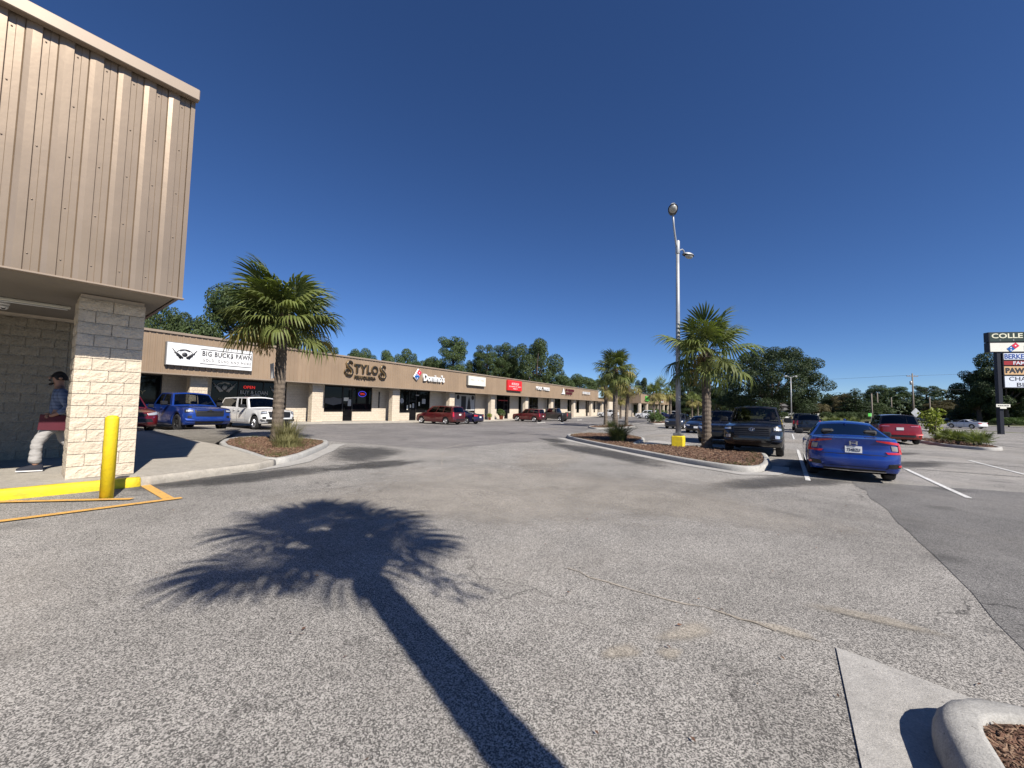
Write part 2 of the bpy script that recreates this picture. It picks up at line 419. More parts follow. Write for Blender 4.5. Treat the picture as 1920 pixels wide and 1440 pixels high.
def wobble(poly, step=.6, amp=.12, seed=1):
    rnd = random.Random(seed); out = []
    for i, a in enumerate(poly):
        b = poly[(i + 1) % len(poly)]; a2, b2 = Vector(a), Vector(b); L = (b2 - a2).length; n = max(1, int(L / step))
        for k in range(n):
            p = a2.lerp(b2, k / n); out.append((p.x + rnd.uniform(-amp, amp), p.y + rnd.uniform(-amp, amp)))
    return out

def smooth_poly(poly, it=2):
    for _ in range(it):
        out = []
        for i, a in enumerate(poly):
            b = poly[(i + 1) % len(poly)]
            out += [(a[0] * .75 + b[0] * .25, a[1] * .75 + b[1] * .25), (a[0] * .25 + b[0] * .75, a[1] * .25 + b[1] * .75)]
        poly = out
    return poly

def area2(poly): return sum(a[0] * b[1] - b[0] * a[1] for a, b in zip(poly, poly[1:] + poly[:1]))

def offset_poly(path, d, closed=True):      # +d = left of travel
    n = len(path); out = []
    for i in range(n):
        p = Vector(path[i]); a = Vector(path[(i - 1) % n] if closed or i > 0 else path[i]); c = Vector(path[(i + 1) % n] if closed or i < n - 1 else path[i])
        t1 = (p - a).normalized() if (p - a).length > 1e-6 else (c - p).normalized()
        t2 = (c - p).normalized() if (c - p).length > 1e-6 else t1
        n1 = Vector((-t1.y, t1.x)); n2 = Vector((-t2.y, t2.x)); mm = (n1 + n2)
        mm = mm.normalized() if mm.length > 1e-4 else n1
        k = 1 / max(.45, mm.dot(n1)); q = p + mm * d * k; out.append((q.x, q.y))
    return out

def sweep(name, path, prof, m, parent=None, closed=True, jag=0):
    b = MB(); rows = [offset_poly(path, o, closed) for o, z in prof]; n = len(path)
    rnd = random.Random(5)
    ids = [[b.vert((x + rnd.uniform(-jag, jag), y + rnd.uniform(-jag, jag), zg(x, y) + prof[k][1] + rnd.uniform(-jag, jag) * .6)) for x, y in r] for k, r in enumerate(rows)]
    for k in range(len(prof) - 1):
        for i in range(n if closed else n - 1):
            j = (i + 1) % n; b.face((ids[k][i], ids[k][j], ids[k + 1][j], ids[k + 1][i]), 0, True)
    if not closed:
        b.face([r[0] for r in ids]); b.face([r[-1] for r in ids][::-1])
    o = b.build(name, m, parent, fix=False)
    return o

KERB = [(0, -.02), (-.0, .03), (.012, .118), (.03, .143), (.06, .152), (.15, .152), (.165, .145), (.168, .02)]

def inside(poly, x, y):
    c = False; n = len(poly)
    for i in range(n):
        x1, y1 = poly[i]; x2, y2 = poly[(i + 1) % n]
        if (y1 > y) != (y2 > y) and x < (x2 - x1) * (y - y1) / (y2 - y1) + x1: c = not c
    return c

def chips(name, poly, n, parent, size=.05, dz=.13, seed=3, pred=None):
    rnd = random.Random(seed); b = MB(); xs = [p[0] for p in poly]; ys = [p[1] for p in poly]; k = 0; tries = 0
    while k < n and tries < n * 30:
        tries += 1
        x, y = rnd.uniform(min(xs), max(xs)), rnd.uniform(min(ys), max(ys))
        if not inside(poly, x, y) or (pred and not pred(x, y)): continue
        L = size * rnd.uniform(.5, 1.5); W = size * rnd.uniform(.15, .4); T = size * rnd.uniform(.06, .16)
        mt = Matrix.Translation((x, y, zg(x, y) + dz + rnd.uniform(0, size * .35))) @ Matrix.Rotation(rnd.uniform(0, 6.28), 4, 'Z') @ Matrix.Rotation(rnd.uniform(-.5, .5), 4, 'Y') @ Matrix.Rotation(rnd.uniform(-.5, .5), 4, 'X')
        mi = 0 if rnd.random() < .6 else 1
        P = [mt @ Vector(p) for p in ((-L / 2, -W / 2, 0), (L / 2, -W * .3, 0), (L / 2, W * .4, 0), (-L / 2, W / 2, 0), (-L * .42, -W * .3, T), (L * .45, -W * .2, T), (L * .4, W * .25, T), (-L * .45, W * .3, T))]
        q = [b.vert(p) for p in P]
        for f in ((4, 5, 6, 7), (0, 1, 5, 4), (1, 2, 6, 5), (2, 3, 7, 6), (3, 0, 4, 7)): b.face([q[i] for i in f], mi)
        k += 1
    return tag(b.build(name, [M['chip'], M['chip_pale']], parent, fix=False), kind='stuff')

def tuft_mesh(name, n, h, spread, m, seed=1, wid=.012, bend=.5):
    rnd = random.Random(seed); b = MB()
    for i in range(n):
        a = rnd.uniform(0, 6.283); r = spread * math.sqrt(rnd.random()) * .35; L = h * rnd.uniform(.55, 1.1); bd = rnd.uniform(.1, 1) * bend * L
        x, y = r * math.cos(a), r * math.sin(a); dx, dy = math.cos(a + rnd.uniform(-.6, .6)), math.sin(a + rnd.uniform(-.6, .6)); px, py = -dy, dx
        pr = None
        for s, ww in ((0, 1), (.4, .9), (.75, .6), (1, 0)):
            o = bd * s * s; z = L * (s - .35 * (bd / L) * s * s)
            c = Vector((x + dx * o, y + dy * o, z)); e = Vector((px, py, 0)) * wid * ww
            cur = (b.vert(c - e), b.vert(c + e)) if ww else (b.vert(c),)
            if pr: b.face(pr + cur[::-1] if len(cur) == 2 else pr + cur)
            pr = cur
    return b.mesh(name, m)

def island(name, poly, chipn=0, chipsize=.06, gutter=None, prof=KERB, seed=1):
    if area2(poly) < 0: poly = poly[::-1]
    base = thing(name, None, None); tag(base, kind='structure')
    sweep('kerb', poly, prof, M['kerb'], base, jag=.004)
    inner = offset_poly(poly, prof[-1][0] - .01)
    link('mulch_bed', sheet_mesh('mulch_bed', inner, .12, M['mulch']), base)
    if chipn: chips('mulch_chips', offset_poly(poly, .19), chipn, base, chipsize, seed=seed)
    return base, poly

def grass_edge(base, poly, n, seed, h=.09, off=.3, cond=None):
    rnd = random.Random(seed); b = MB(); pl = offset_poly(poly, off)
    for k in range(n):
        i = rnd.randrange(len(pl)); p = Vector(pl[i]).lerp(Vector(pl[(i + 1) % len(pl)]), rnd.random())
        x, y = p.x + rnd.gauss(0, .12), p.y + rnd.gauss(0, .12)
        if cond and not cond(x, y): continue
        z = zg(x, y) + .12; a = rnd.uniform(0, 6.28); w_ = .006; hh = h * rnd.uniform(.4, 1.2); dx, dy = math.cos(a) * w_, math.sin(a) * w_
        lx, ly = rnd.uniform(-.5, .5) * hh, rnd.uniform(-.5, .5) * hh
        b.face([b.vert((x - dx, y - dy, z)), b.vert((x + dx, y + dy, z)), b.vert((x + lx, y + ly, z + hh))])
    return tag(b.build('grass_blades', M['grass_green'], base, fix=False), kind='stuff')

# --- asphalt areas with other surfacing
lane = [(-8.6, 15.9), (-7.9, 16.08), (-2.62, 13.85), (3.05, 21.68)] + [lf(t, m) for t, m in ((16, 17), (40, 15.5), (76, 15), (76, .62), (-24, .62), (-24, 9), (-13, 12.2))]
sheet('drive_lane', wobble(lane, 1.2, .05, 3), .004, M['asphalt_lane'])
dk = [(8.35, 9.5), (4.82, 4.44), (3.73, 3.05), (3.2, 2.2), (9, -2), (30, -6), (34, 4), (24, 11.0), (13.5, 7.6)]
sheet('asphalt_patch', wobble(dk, .5, .05, 9), .004, M['asphalt_dark'])
def oval(cx, cy, a, b_, ang=0, n=26, seed=1):
    rnd = random.Random(seed); ph = [rnd.uniform(0, 6.28) for _ in range(3)]
    out = []
    for k in range(n):
        t = 2 * math.pi * k / n; r = 1 + .14 * math.sin(2 * t + ph[0]) + .10 * math.sin(3 * t + ph[1]) + .06 * math.sin(5 * t + ph[2])
        x, y = a * r * math.cos(t), b_ * r * math.sin(t); out.append((cx + x * math.cos(ang) - y * math.sin(ang), cy + x * math.sin(ang) + y * math.cos(ang)))
    return out
DK, SN, S2 = M['asphalt_seal'], M['sandy'], M['sandy_spot']
for k, (cx, cy, a, b_, an, m_) in enumerate(((-4.6, 12.2, 3.2, 1.3, 1.75, DK), (-5.2, 7.9, 2.3, .9, .9, DK), (3.3, 14.6, 5.4, 1.2, 1.85, DK), (6.3, 9.0, 2.6, .9, .35, DK), (9.3, 12.2, 2.2, .9, .9, DK),
        (-3.4, 9.9, 1.8, .7, 1.0, DK), (2.2, 19.8, 2.5, .7, 1.7, DK), (-8.4, 3.6, 2.2, .8, .9, DK), (13, 13, 3.0, 1.0, .3, DK), (16, 16.6, 3.0, .8, .4, DK),
        (.6, 7.6, 5.0, 3.4, .4, SN), (-1.2, 6.4, 3.2, 2.0, .2, SN), (2.6, 6.6, 3.0, 1.6, -.3, SN), (.72, 2.5, .17, .11, .3, S2), (1.24, 2.74, .30, .13, .3, S2), (1.02, 2.5, .12, .08, 0, S2), (2.75, 3.0, .5, .13, -.5, S2), (1.95, 2.8, .25, .08, -.5, S2), (1.2, 12.0, 3.0, 1.6, 1.2, SN), (6.4, 27, 3.0, 1.2, .8, SN), (3.2, 33, 3.5, 1.2, .9, SN), (10.6, 27.5, 3.6, 1.4, .9, SN), (18, 24, 4, 1.6, .6, SN))):
    soft_sheet('sealed_asphalt' if m_ is DK else 'sand_drift', cx, cy, oval(cx, cy, a, b_, an, 28, k), .0062 + .0004 * (k % 5) + (.0015 if m_ is not DK else 0), m_)

# --- sand-filled cracks in the old surface
def crack(pts, wd, seed):
    rnd = random.Random(seed); L = []; R_ = []
    for a, c in zip(pts, pts[1:]):
        a, c = Vector(a), Vector(c); n = max(2, int((c - a).length / .12)); t = (c - a).normalized(); nn = Vector((-t.y, t.x))
        for k in range(n):
            p = a.lerp(c, k / n) + nn * rnd.gauss(0, .02); w_ = wd * rnd.uniform(.15, 1)
            L.append(p + nn * w_); R_.append(p - nn * w_)
    b = MB(); b.grid([[(p.x, p.y, zg(p.x, p.y) + .0055) for p in L], [(p.x, p.y, zg(p.x, p.y) + .0055) for p in R_]], smooth=False)
    tag(b.build('asphalt_crack', M['sand'], fix=True), kind='structure')
M['sand'] = mat('sand_filled_crack', (.36, .315, .255), .95, var=.3, vscale=30, bump=.4, world=True)
crack([(.55, 3.75), (1.05, 3.35), (1.75, 2.91), (2.24, 2.61)], .012, 1)
crack([(1.6, 3.02), (1.8, 2.88), (2.0, 2.74)], .022, 2)
crack([(-3.2, 8.4), (-1.8, 10.2), (-2.3, 13.2)], .014, 4)
crack([(-2.62, 13.85), (-1.9, 16.4)], .03, 5)
crack([(3.0, 12.2), (3.3, 11.4), (4.2, 10.6)], .02, 6)
crack([(4.1, 9.2), (4.5, 8.6), (5.2, 8.9)], .016, 7)
crack([(-5.4, 13.2), (-4.2, 12.6), (-3.2, 13.3)], .03, 8)

# --- road and verges beyond the car park
def far_poly(pts): return pts
sheet('road', [er(62, 40), er(112, 6), er(118, 10), er(70, 120), er(30, 160), er(26, 148)], .006, M['asphalt_lane'])
sheet('grass_verge', [er(112, -30), er(124, -6), er(128, 60), er(76, 150), er(90, 200), er(300, 300), er(600, 0), er(300, -200), er(130, -60)], .010, M['lawn'])
sheet('grass_verge', [lf(-80, -24), lf(160, -24), lf(200, -200), lf(-150, -200)], .010, M['lawn'])
for pts in ([er(60, 38), er(64, 36), er(114, 2), er(112, -2)],):
    sheet('grass_verge', pts, .012, M['lawn'])

# --- painted lines
def line(a, c, wd=.1, m='white_line', dz=.012, name='parking_line'):
    a, c = Vector(a), Vector(c); t = (c - a).normalized(); n = Vector((-t.y, t.x)) * wd / 2
    sheet(name, [tuple(a + n), tuple(c + n), tuple(c - n), tuple(a - n)], dz, M[m])
line(er(11.7, .4), er(22.2, .4)); line(er(11.55, 2.92), er(16.8, 2.95)); line(er(13.2, 5.55), er(22, 5.6), m='white_line')
line(er(17, 2.95), er(22.2, 2.95), m='faded_line'); line(er(16.95, -2.2), er(16.95, 9.5), .08, 'faded_line'); line(er(11.7, 8.2), er(22, 8.2), m='faded_line')
for k in range(-8, 5):
    line(er(32.2, .4 + 2.62 * k), er(42.4, .4 + 2.62 * k), m='white_line' if k in (0, 1, 2) else 'faded_line')
for k in range(-6, 4):
    line(er(53, .4 + 2.62 * k), er(63, .4 + 2.62 * k), m='faded_line')
line(er(20.5, 4.2), er(20.5, 12), .1, 'faded_line')
for k in range(24):
    t = -14.2 + 2.9 * k
    line(lf(t, .8), lf(t, 6.0), .1, 'faded_line')
line((-6.45, 6.86), (-5.06, 5.84), .13, 'orange_line', name='orange_line'); line((-5.02, 5.98), (-9.0, .70), .12, 'orange_line', .016, name='orange_line')
line((-5.62, 5.82), (-8.0, 5.24), .11, 'orange_line', .020, 'orange_line')

# --- near shop walkway, kerbs, planting bed with the leaning palm
NA = rad(38); ND = Vector((math.sin(NA), math.cos(NA), 0)); NN = Vector((ND.y, -ND.x, 0)); NP = Vector((-6.78, 7.01, 0))
def nf(t, m): p = NP + ND * t + NN * m; return (p.x, p.y)
kf = [nf(-14, .40), nf(-.05, .40), (-6.15, 7.6), (-5.72, 8.62), (-5.74, 9.25)]
walk = kf + [(-9.4, 12.3), (-15.9, 16.5), nf(6, -14), nf(-14, -8)]
link_o = sheet('sidewalk', offset_poly(walk, -.001), .15, M['concrete'])
def side_skirt(name, pts, m, h=.15, out=.0):
    b = MB(); n = len(pts); rnd = random.Random(2)
    sub = []
    for a, c in zip(pts, pts[1:]):
        a, c = Vector(a), Vector(c); k = max(1, int((c - a).length / .12))
        sub += [a.lerp(c, i / k) for i in range(k)]
    sub.append(Vector(pts[-1])); q = [(p.x, p.y) for p in sub]
    prof = [(.0, -.02), (-.008, .05), (-.004, .10), (.006, .135), (.03, .153), (.13, .1535), (.135, .148)]
    return tag(sweep(name, q, prof, m, None, closed=False, jag=.005), kind='structure')
side_skirt('yellow_kerb', [nf(-14, .52), nf(.02, .52)], M['yellow_kerb'])
side_skirt('sidewalk_kerb', [nf(.03, .52), (-6.02, 7.6), (-5.6, 8.62), (-5.62, 9.3)], M['concrete'])
isl1 = [(-5.75, 9.2), (-5.55, 10.1), (-6.05, 12.2), (-6.5, 13.9), (-7.1, 14.95), (-8.5, 15.6), (-10.4, 15.8), (-10.7, 14.5), (-9.45, 12.45), (-7.6, 10.9)]
i1, i1p = island('planting_island', smooth_poly(isl1, 1), 5200, .07, seed=5)
grass_edge(i1, i1p, 900, 4, .12, .5)
sheet('gutter_apron', wobble([(-6.05, 7.75), (-5.55, 8.45), (-5.3, 9.2), (-5.2, 10.1), (-5.7, 12.3), (-6.35, 14.9), (-6.7, 14.6), (-6.2, 12.2), (-5.7, 10.1), (-5.8, 9.2), (-5.72, 8.6)], .5, .03, 2), .012, M['gutter'])

# --- island with lamp post and palm
isl2 = [(3.15, 21.1), (3.75, 17.8), (4.55, 14.6), (5.4, 11.8), (6.15, 10.35), (6.9, 10.55), (7.85, 11.7), (9.0, 13.5), (9.6, 14.6), (9.35, 15.8), (8.5, 17.0), (7.4, 17.6), (6.1, 17.4), (5.55, 17.2), (6.2, 18.8), (7.4, 21.2), (7.9, 23.4), (7.2, 25.6), (5.6, 26.3), (4.2, 25.2), (3.3, 23.2)]
isl2 = smooth_poly(isl2, 1)
i2, i2p = island('planting_island', isl2, 9000, .08, seed=6)
grass_edge(i2, i2p, 1500, 8, .1, .4)
fr = [p for p in smooth_poly([(2.95, 22), (3.3, 19.5), (3.75, 17.6), (4.5, 14.6), (5.35, 11.75), (6.1, 10.3), (6.75, 10.35), (7.5, 11.1), (8.0, 11.8)], 0)]
band = [tuple(p) for p in offset_poly(fr, .03, False)] + [tuple(p) for p in offset_poly(fr, -.38, False)][::-1]
sheet('gutter_apron', band, .012, M['gutter'])
sheet('gutter_apron', [(5.75, 17.45), (7.4, 17.95), (8.7, 17.25), (9.3, 18.3), (8.4, 21.9), (7.7, 21.6), (6.4, 18.7)], .012, M['gutter'])

# --- far islands
i3, i3p = island('planting_island', smooth_poly([(7.6, 35.2), (9.4, 36.2), (13.4, 42), (14.9, 46.4), (13.6, 47.2), (9.6, 43.4), (7.4, 38.2)], 2), 900, .12, seed=7)
i4, i4p = island('planting_island', smooth_poly([(19.4, 54), (21.5, 54.5), (26, 61), (27, 65), (25, 65.4), (21, 60)], 2), 500, .14, seed=8)
S5 = Vector((24.4, 22.9)); E2, R2 = EV.to_2d(), RT.to_2d()
i5, i5p = island('planting_island', smooth_poly([tuple(S5 + E2 * a + R2 * c) for a, c in ((-.6, .6), (-2.7, 1.5), (-2.3, 2.4), (0, 3.0), (7, 3.4), (9, 2.6), (9, 1.0), (5, .5))], 2), 900, .1, seed=9)
i6, i6p = island('planting_island', smooth_poly([(50, 62), (56, 64), (64, 72), (63, 74), (55, 70)], 2), 300, .14, seed=10)

# --- kerbed bed beside the camera, with the palm whose shadow crosses the asphalt
K0 = Vector((2.2, 2.17)); 
pl = [tuple(K0 - E2 * a + R2 * c) for a, c in [(7, 0)] + [(7 - .25 * k, 0) for k in range(1, 26)] + [(.42 * (1 - math.sin(t)), .42 * (1 - math.cos(t))) for t in [k * math.pi / 24 for k in range(13)]] + [(0, .42 + .25 * k) for k in range(1, 12)] + [(.3, 3.6), (1.2, 3.8), (7, 3.8)]]
FGP = [(0, -.02), (-.008, .04), (-.002, .09), (.010, .12), (.028, .142), (.05, .153), (.08, .157), (.13, .157), (.148, .152), (.152, .02)]
i7, i7p = island('planting_island', pl, 0, prof=FGP)
fpoly = offset_poly(i7p, .165)
chips('mulch_chips', fpoly, 15000, i7, .036, .118, 21, pred=lambda x, y: y > .6 and x < 4.5)
sheet('gutter_apron', [tuple(K0 - E2 * a + R2 * c) for a, c in ((7, -.29), (-.33, -.29), (-.30, -.1), (-.05, .75), (.06, 1.6), (.2, 1.6), (.2, .1), (.8, .1), (7, .1))], .008, M['gutter'])

def litter():
    rnd = random.Random(77); b = MB()
    for k in range(170):
        y = rnd.uniform(1.6, 13) ; x = rnd.uniform(-.95, 1.05) * y * .95
        if rnd.random() < .35: p_ = EV * rnd.uniform(1.2, 12); x, y = p_.x + rnd.gauss(1.2, .5), p_.y + rnd.gauss(0, .4)
        s_ = rnd.uniform(.006, .022); a = rnd.uniform(0, 6.28); z = zg(x, y) + .014
        P = [(x + s_ * math.cos(a), y + s_ * math.sin(a), z), (x + s_ * .45 * math.cos(a + 1.6), y + s_ * .45 * math.sin(a + 1.6), z + s_ * .3), (x - s_ * math.cos(a), y - s_ * math.sin(a), z + .002), (x + s_ * .4 * math.cos(a - 1.6), y + s_ * .4 * math.sin(a - 1.6), z)]
        b.poly(P, 0 if rnd.random() < .75 else 1)
    tag(b.build('leaf_litter', [M['chip'], M['chip_pale']], fix=False), kind='stuff')
litter()

# ================================================================ BUILDINGS
def block_variants(L, Hh, nx=8, nz=4, depth=.05, k=5, seed=1, rough=.013):
    out = []
    for s in range(k):
        rnd = random.Random(seed * 31 + s); b = MB(); rows = []
        for j in range(nz + 1):
            r = []
            for i in range(nx + 1):
                x = L * i / nx; z = Hh * j / nz; e = (i in (0, nx)) or (j in (0, nz))
                y = -.004 - rnd.random() * .006 if e else -.008 - rnd.random() * rough
                r.append((x + (0 if e else rnd.uniform(-.014, .014)), y, z + (0 if e else rnd.uniform(-.014, .014))))
            rows.append(r)
        ids = b.grid(rows, smooth=False)
        bd = [ids[0][i] for i in range(nx + 1)] + [ids[j][nx] for j in range(1, nz + 1)] + [ids[nz][i] for i in range(nx - 1, -1, -1)] + [ids[j][0] for j in range(nz - 1, 0, -1)]
        bk = [b.vert((b.v[i][0], depth, b.v[i][2])) for i in bd]
        for i in range(len(bd)):
            j = (i + 1) % len(bd); b.face((bd[j], bd[i], bk[i], bk[j]))
        out.append(b.mesh('block', M['block']))
    return out
BW, BH, JT = .397, .193, .0095
BV = block_variants(BW, BH)
BV_half = block_variants(BW / 2 - JT / 2, BH, 3, 3)

def lay_blocks(parent, x0, x1, y, z0, n, rz=0, ox=0, oy=0, start=0, openings=(), sets=None):
    """courses of split-face blocks on the plane y (local), facing -y; rz turns them about (ox, oy)"""
    rnd = random.Random(int(x0 * 7 + y * 13 + 99)); Mr = Matrix.Translation((ox, oy, 0)) @ Matrix.Rotation(rz, 4, 'Z')
    for c in range(n):
        z = z0 + c * (BH + JT); x = x0; first = (c + start) % 2 == 1
        while x < x1 - .05:
            left = x1 - x
            half = first or left < BW - .02
            wd = BW / 2 - JT / 2 if half else BW; sx = 1
            if half and left < wd: sx = left / wd
            elif left - wd < .12 and left > wd: sx = left / wd if left / wd < 1.4 else 1
            if not any(a < x + wd * .5 < b_ and zz0 < z + .1 < zz1 for a, b_, zz0, zz1 in openings):
                o = link('block', rnd.choice((sets or (BV, BV_half))[1 if half else 0]), parent)
                o.matrix_local = Mr @ Matrix.Translation((x, y, z)) @ Matrix.Diagonal((sx, 1, 1, 1))
            x += wd * sx + JT; first = False

def rib_panel(name, periods, per, z0, z1, prof, m):
    b = MB(); xs = []
    for k in range(periods):
        for t, d_ in prof: xs.append((k * per + t, -d_))
    xs.append((periods * per, -prof[0][1]))
    nz = 30 if z1 - z0 > 3 else 1
    rows = [[(x, y, z0 + (z1 - z0) * j / nz) for x, y in xs] for j in range(nz + 1)]
    b.grid(rows, smooth=False)
    return b.mesh(name, m), xs

# ---------------- near shop with tall ribbed fascia
NZ = .135; SOF = 3.25; TOPF = 7.0
nb = thing('shop_building', 'tan shop building with tall ribbed metal fascia overhanging split-face block pillar', 'building', (NP.x, NP.y, 0), rad(90) - NA)
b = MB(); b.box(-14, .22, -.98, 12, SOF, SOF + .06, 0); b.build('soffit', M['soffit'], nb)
b = MB(); b.box(-14, .25, -.98, 12, SOF + .07, TOPF - .12); b.build('wall', M['metal_trim'], nb)
PR = [(0, 0), (.008, .020), (.064, .036), (.150, .036), (.160, 0), (.222, 0), (.228, .008), (.296, .008)]
rp = []
for s in range(3):
    me, xs = rib_panel('fascia_panel', 3, .305, SOF, TOPF - .16, PR, M['metal_tan'])
    rnd = random.Random(40 + s)
    rp.append(me)
    rp[s].update()
sb = MB()
for k in range(3):
    for j in range(5):
        z = SOF + .25 + j * .78
        sb.lathe([(.0001, -.012), (.007, -.010), (.011, -.002), (.011, .004)], 8, 'y', (k * .305 + .188, -.002, z))
screw_me = sb.fix('screws', M['metal_trim'])
for i in range(14):
    x = .25 - .915 * (i + 1)
    o = link('fascia_panel', rp[i % 3], nb, (x, -1.0, 0))
    tag(link('screws', screw_me, o), kind='stuff')
b = MB(); b.bbox(-14, .34, -1.16, -1.03, TOPF - .20, TOPF, .012); b.box(-14, .34, -1.02, 12, TOPF - .04, TOPF + .02); b.build('coping', M['metal_trim'], nb)
b = MB(); b.box(.252, .31, -1.03, -.96, SOF + .002, TOPF - .17); b.box(.252, .30, -.955, 12, SOF + .002, TOPF - .17); b.build('corner_trim', M['metal_tan'], nb)
b = MB(); b.bbox(-14, .33, -1.075, -.99, SOF - .035, SOF - .003, .008); b.build('drip_edge', M['metal_trim'], nb)
# pillar
pl_o = MB(); pl_o.box(-.795, -.015, .035, .785, NZ - .05, SOF - .01); pil = pl_o.build('pillar', M['mortar'], nb)
lay_blocks(pil, -.81, 0, .02, NZ + .005, 15)
lay_blocks(pil, 0, .80, 0, NZ + .005, 15, rad(-90), -.80, .81, 1)     # west side, seen edge-on
lay_blocks(pil, 0, .80, 0, NZ + .005, 15, rad(90), -.015, .01, 1)
lay_blocks(pil, -.81, 0, 0, NZ + .005, 15, rad(180), -.81, .80, 1)
# block wall behind, its deep shade partly put into the block colour
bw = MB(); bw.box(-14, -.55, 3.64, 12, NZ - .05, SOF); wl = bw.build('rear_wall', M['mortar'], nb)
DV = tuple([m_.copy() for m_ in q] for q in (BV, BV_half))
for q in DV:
    for m_ in q: m_.materials[0] = M['block_shade']
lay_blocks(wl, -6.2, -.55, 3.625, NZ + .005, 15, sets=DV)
b = MB(); b.box(-14, -6.21, 3.60, 3.639, NZ - .05, SOF - .005); b.build('wall_face', M['block_shade'], nb)
# tube light + security camera under the soffit
tl = thing('tube_light', 'long white tube light fixed under shaded soffit', 'light', Vector((*nf(-.82, -1.72), SOF - .004)), rad(90) - NA)
b = MB(); b.bbox(-2.4, 0, -.05, .05, -.05, 0, .01); b.build('housing', M['offwhite'], tl)
b = MB(); b.tube([(-2.36, 0, -.062), (-.04, 0, -.062)], .017, 10); b.build('tube', M['white'], tl)
dc = thing('security_camera', 'white dome security camera hanging under soffit by the block wall', 'camera', Vector((*nf(-1.62, -2.3), SOF - .004)), rad(90) - NA)
b = MB(); b.lathe([(.0001, 0), (.075, 0), (.075, -.05), (.06, -.055)], 20); b.build('mount', M['white'], dc)
b = MB(); b.lathe([(.062, -.056), (.062, -.085), (.055, -.115), (.035, -.135), (.0001, -.142)], 20); db = b.build('dome', M['white'], dc)
b = MB(); b.lathe([(.028, 0), (.026, .012), (.0001, .016)], 14, 'y', (.0, -.052, -.115)); b.build('lens', M['black'], db, fix=False)

# ---------------- long strip of shops
LB = thing('strip_mall', 'long low row of shops with brown ribbed fascia and cream block pillars', 'building', (LP.x, LP.y, 0), rad(90) - LA)
FB, FT = 2.98, 5.40
def lz(t, m=0): x, y = lf(t, m); return zg(x, y)
T0, T1 = -24, 75.4
PRL = [(0, 0), (.02, .032), (.085, .032), (.10, 0), (.17, 0), (.178, .006), (.2, .006), (.208, 0)]
bp, _ = rib_panel('fascia_panel', 3, .305, FB, FT - .12, PRL, M['metal_brown'])
for i in range(int((T1 - T0) / .915) + 1):
    link('fascia_panel', bp, LB, (T1 - .915 * (i + 1), -.60, 0))
b = MB(); b.box(T0, T1 - .01, -.595, 20, FB + .03, FT - .14); b.build('upper_wall', M['metal_brown_trim'], LB)
b = MB(); b.bbox(T0, T1 + .05, -.70, -.56, FT - .14, FT, .01); b.box(T0, T1, -.55, 20, FT - .05, FT - .005); b.build('coping', M['metal_brown_trim'], LB)
b = MB(); b.bbox(T0, T1, -.66, -.50, FB - .09, FB - .004, .01); b.build('drip_edge', M['metal_brown_trim'], LB)
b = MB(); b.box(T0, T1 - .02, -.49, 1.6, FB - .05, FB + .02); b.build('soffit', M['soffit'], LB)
WINS = [(-20, -9.58, None), (-7.04, -2.05, None), (1.13, 6.1, (2.96, 3.95)), (9.6, 14.15, (11.0, 12.03)), (18.6, 22.95, None), (28.2, 32.0, (30.4, 31.5)), (34.7, 35.6, None), (38.3, 41.7, (38.5, 39.6)), (45.4, 46.6, None), (48.8, 51.6, (48.9, 50)), (55.2, 57.5, None), (60.3, 62, None), (66.1, 69.4, (66.3, 67.4)), (71.8, 73, None)]
wb = MB(); prev = T0; zb = -.95
for a, c, dr in WINS:
    wb.box(prev, a, 1.3, 1.7, zb, FB); prev = c
    s = max(lz(a), lz(c)) + .15
    pieces = [(a, c)] if not dr else [(a, dr[0]), (dr[1], c)]
    for p, q in pieces: wb.box(p + .001, q - .001, 1.3, 1.7, zb, s + .78)
wb.box(prev, T1, 1.3, 1.7, zb, FB); wb.box(T0, T1, 12, 12.3, zb, FT - .2); wb.box(T1 - .3, T1 - .01, 1.71, 12, zb, FT - .2)

def block_face_mat():
    N = NT('block_courses'); v = N.obj()
    mp = N.n('Mapping'); mp.inputs['Rotation'].default_value = (rad(90), 0, 0); N.l(v, mp.inputs[0])
    br = N.n('TexBrick'); br.inputs['Scale'].default_value = 1; br.inputs['Brick Width'].default_value = .406; br.inputs['Row Height'].default_value = .203
    br.inputs['Mortar Size'].default_value = .006; br.inputs['Mortar Smooth'].default_value = .3
    br.inputs['Color1'].default_value = (.66, .57, .45, 1); br.inputs['Color2'].default_value = (.62, .53, .415, 1); br.inputs['Mortar'].default_value = (.50, .43, .33, 1)
    N.l(mp.outputs[0], br.inputs['Vector'])
    no = N.noise(v, 14, 5); c = N.mix(1.0, br.outputs[0], N.ramp(no, [(.3, .85), (.7, 1.12)]), 'MULTIPLY')
    N.l(c, N.b.inputs['Base Color']); N.b.inputs['Roughness'].default_value = .9
    h = N.math('ADD', N.math('MULTIPLY', br.outputs['Fac'], -.6), no); N.bump(h, .9, .03); return N.m
M['courses'] = block_face_mat()
wb.build('rear_wall', M['courses'], LB)
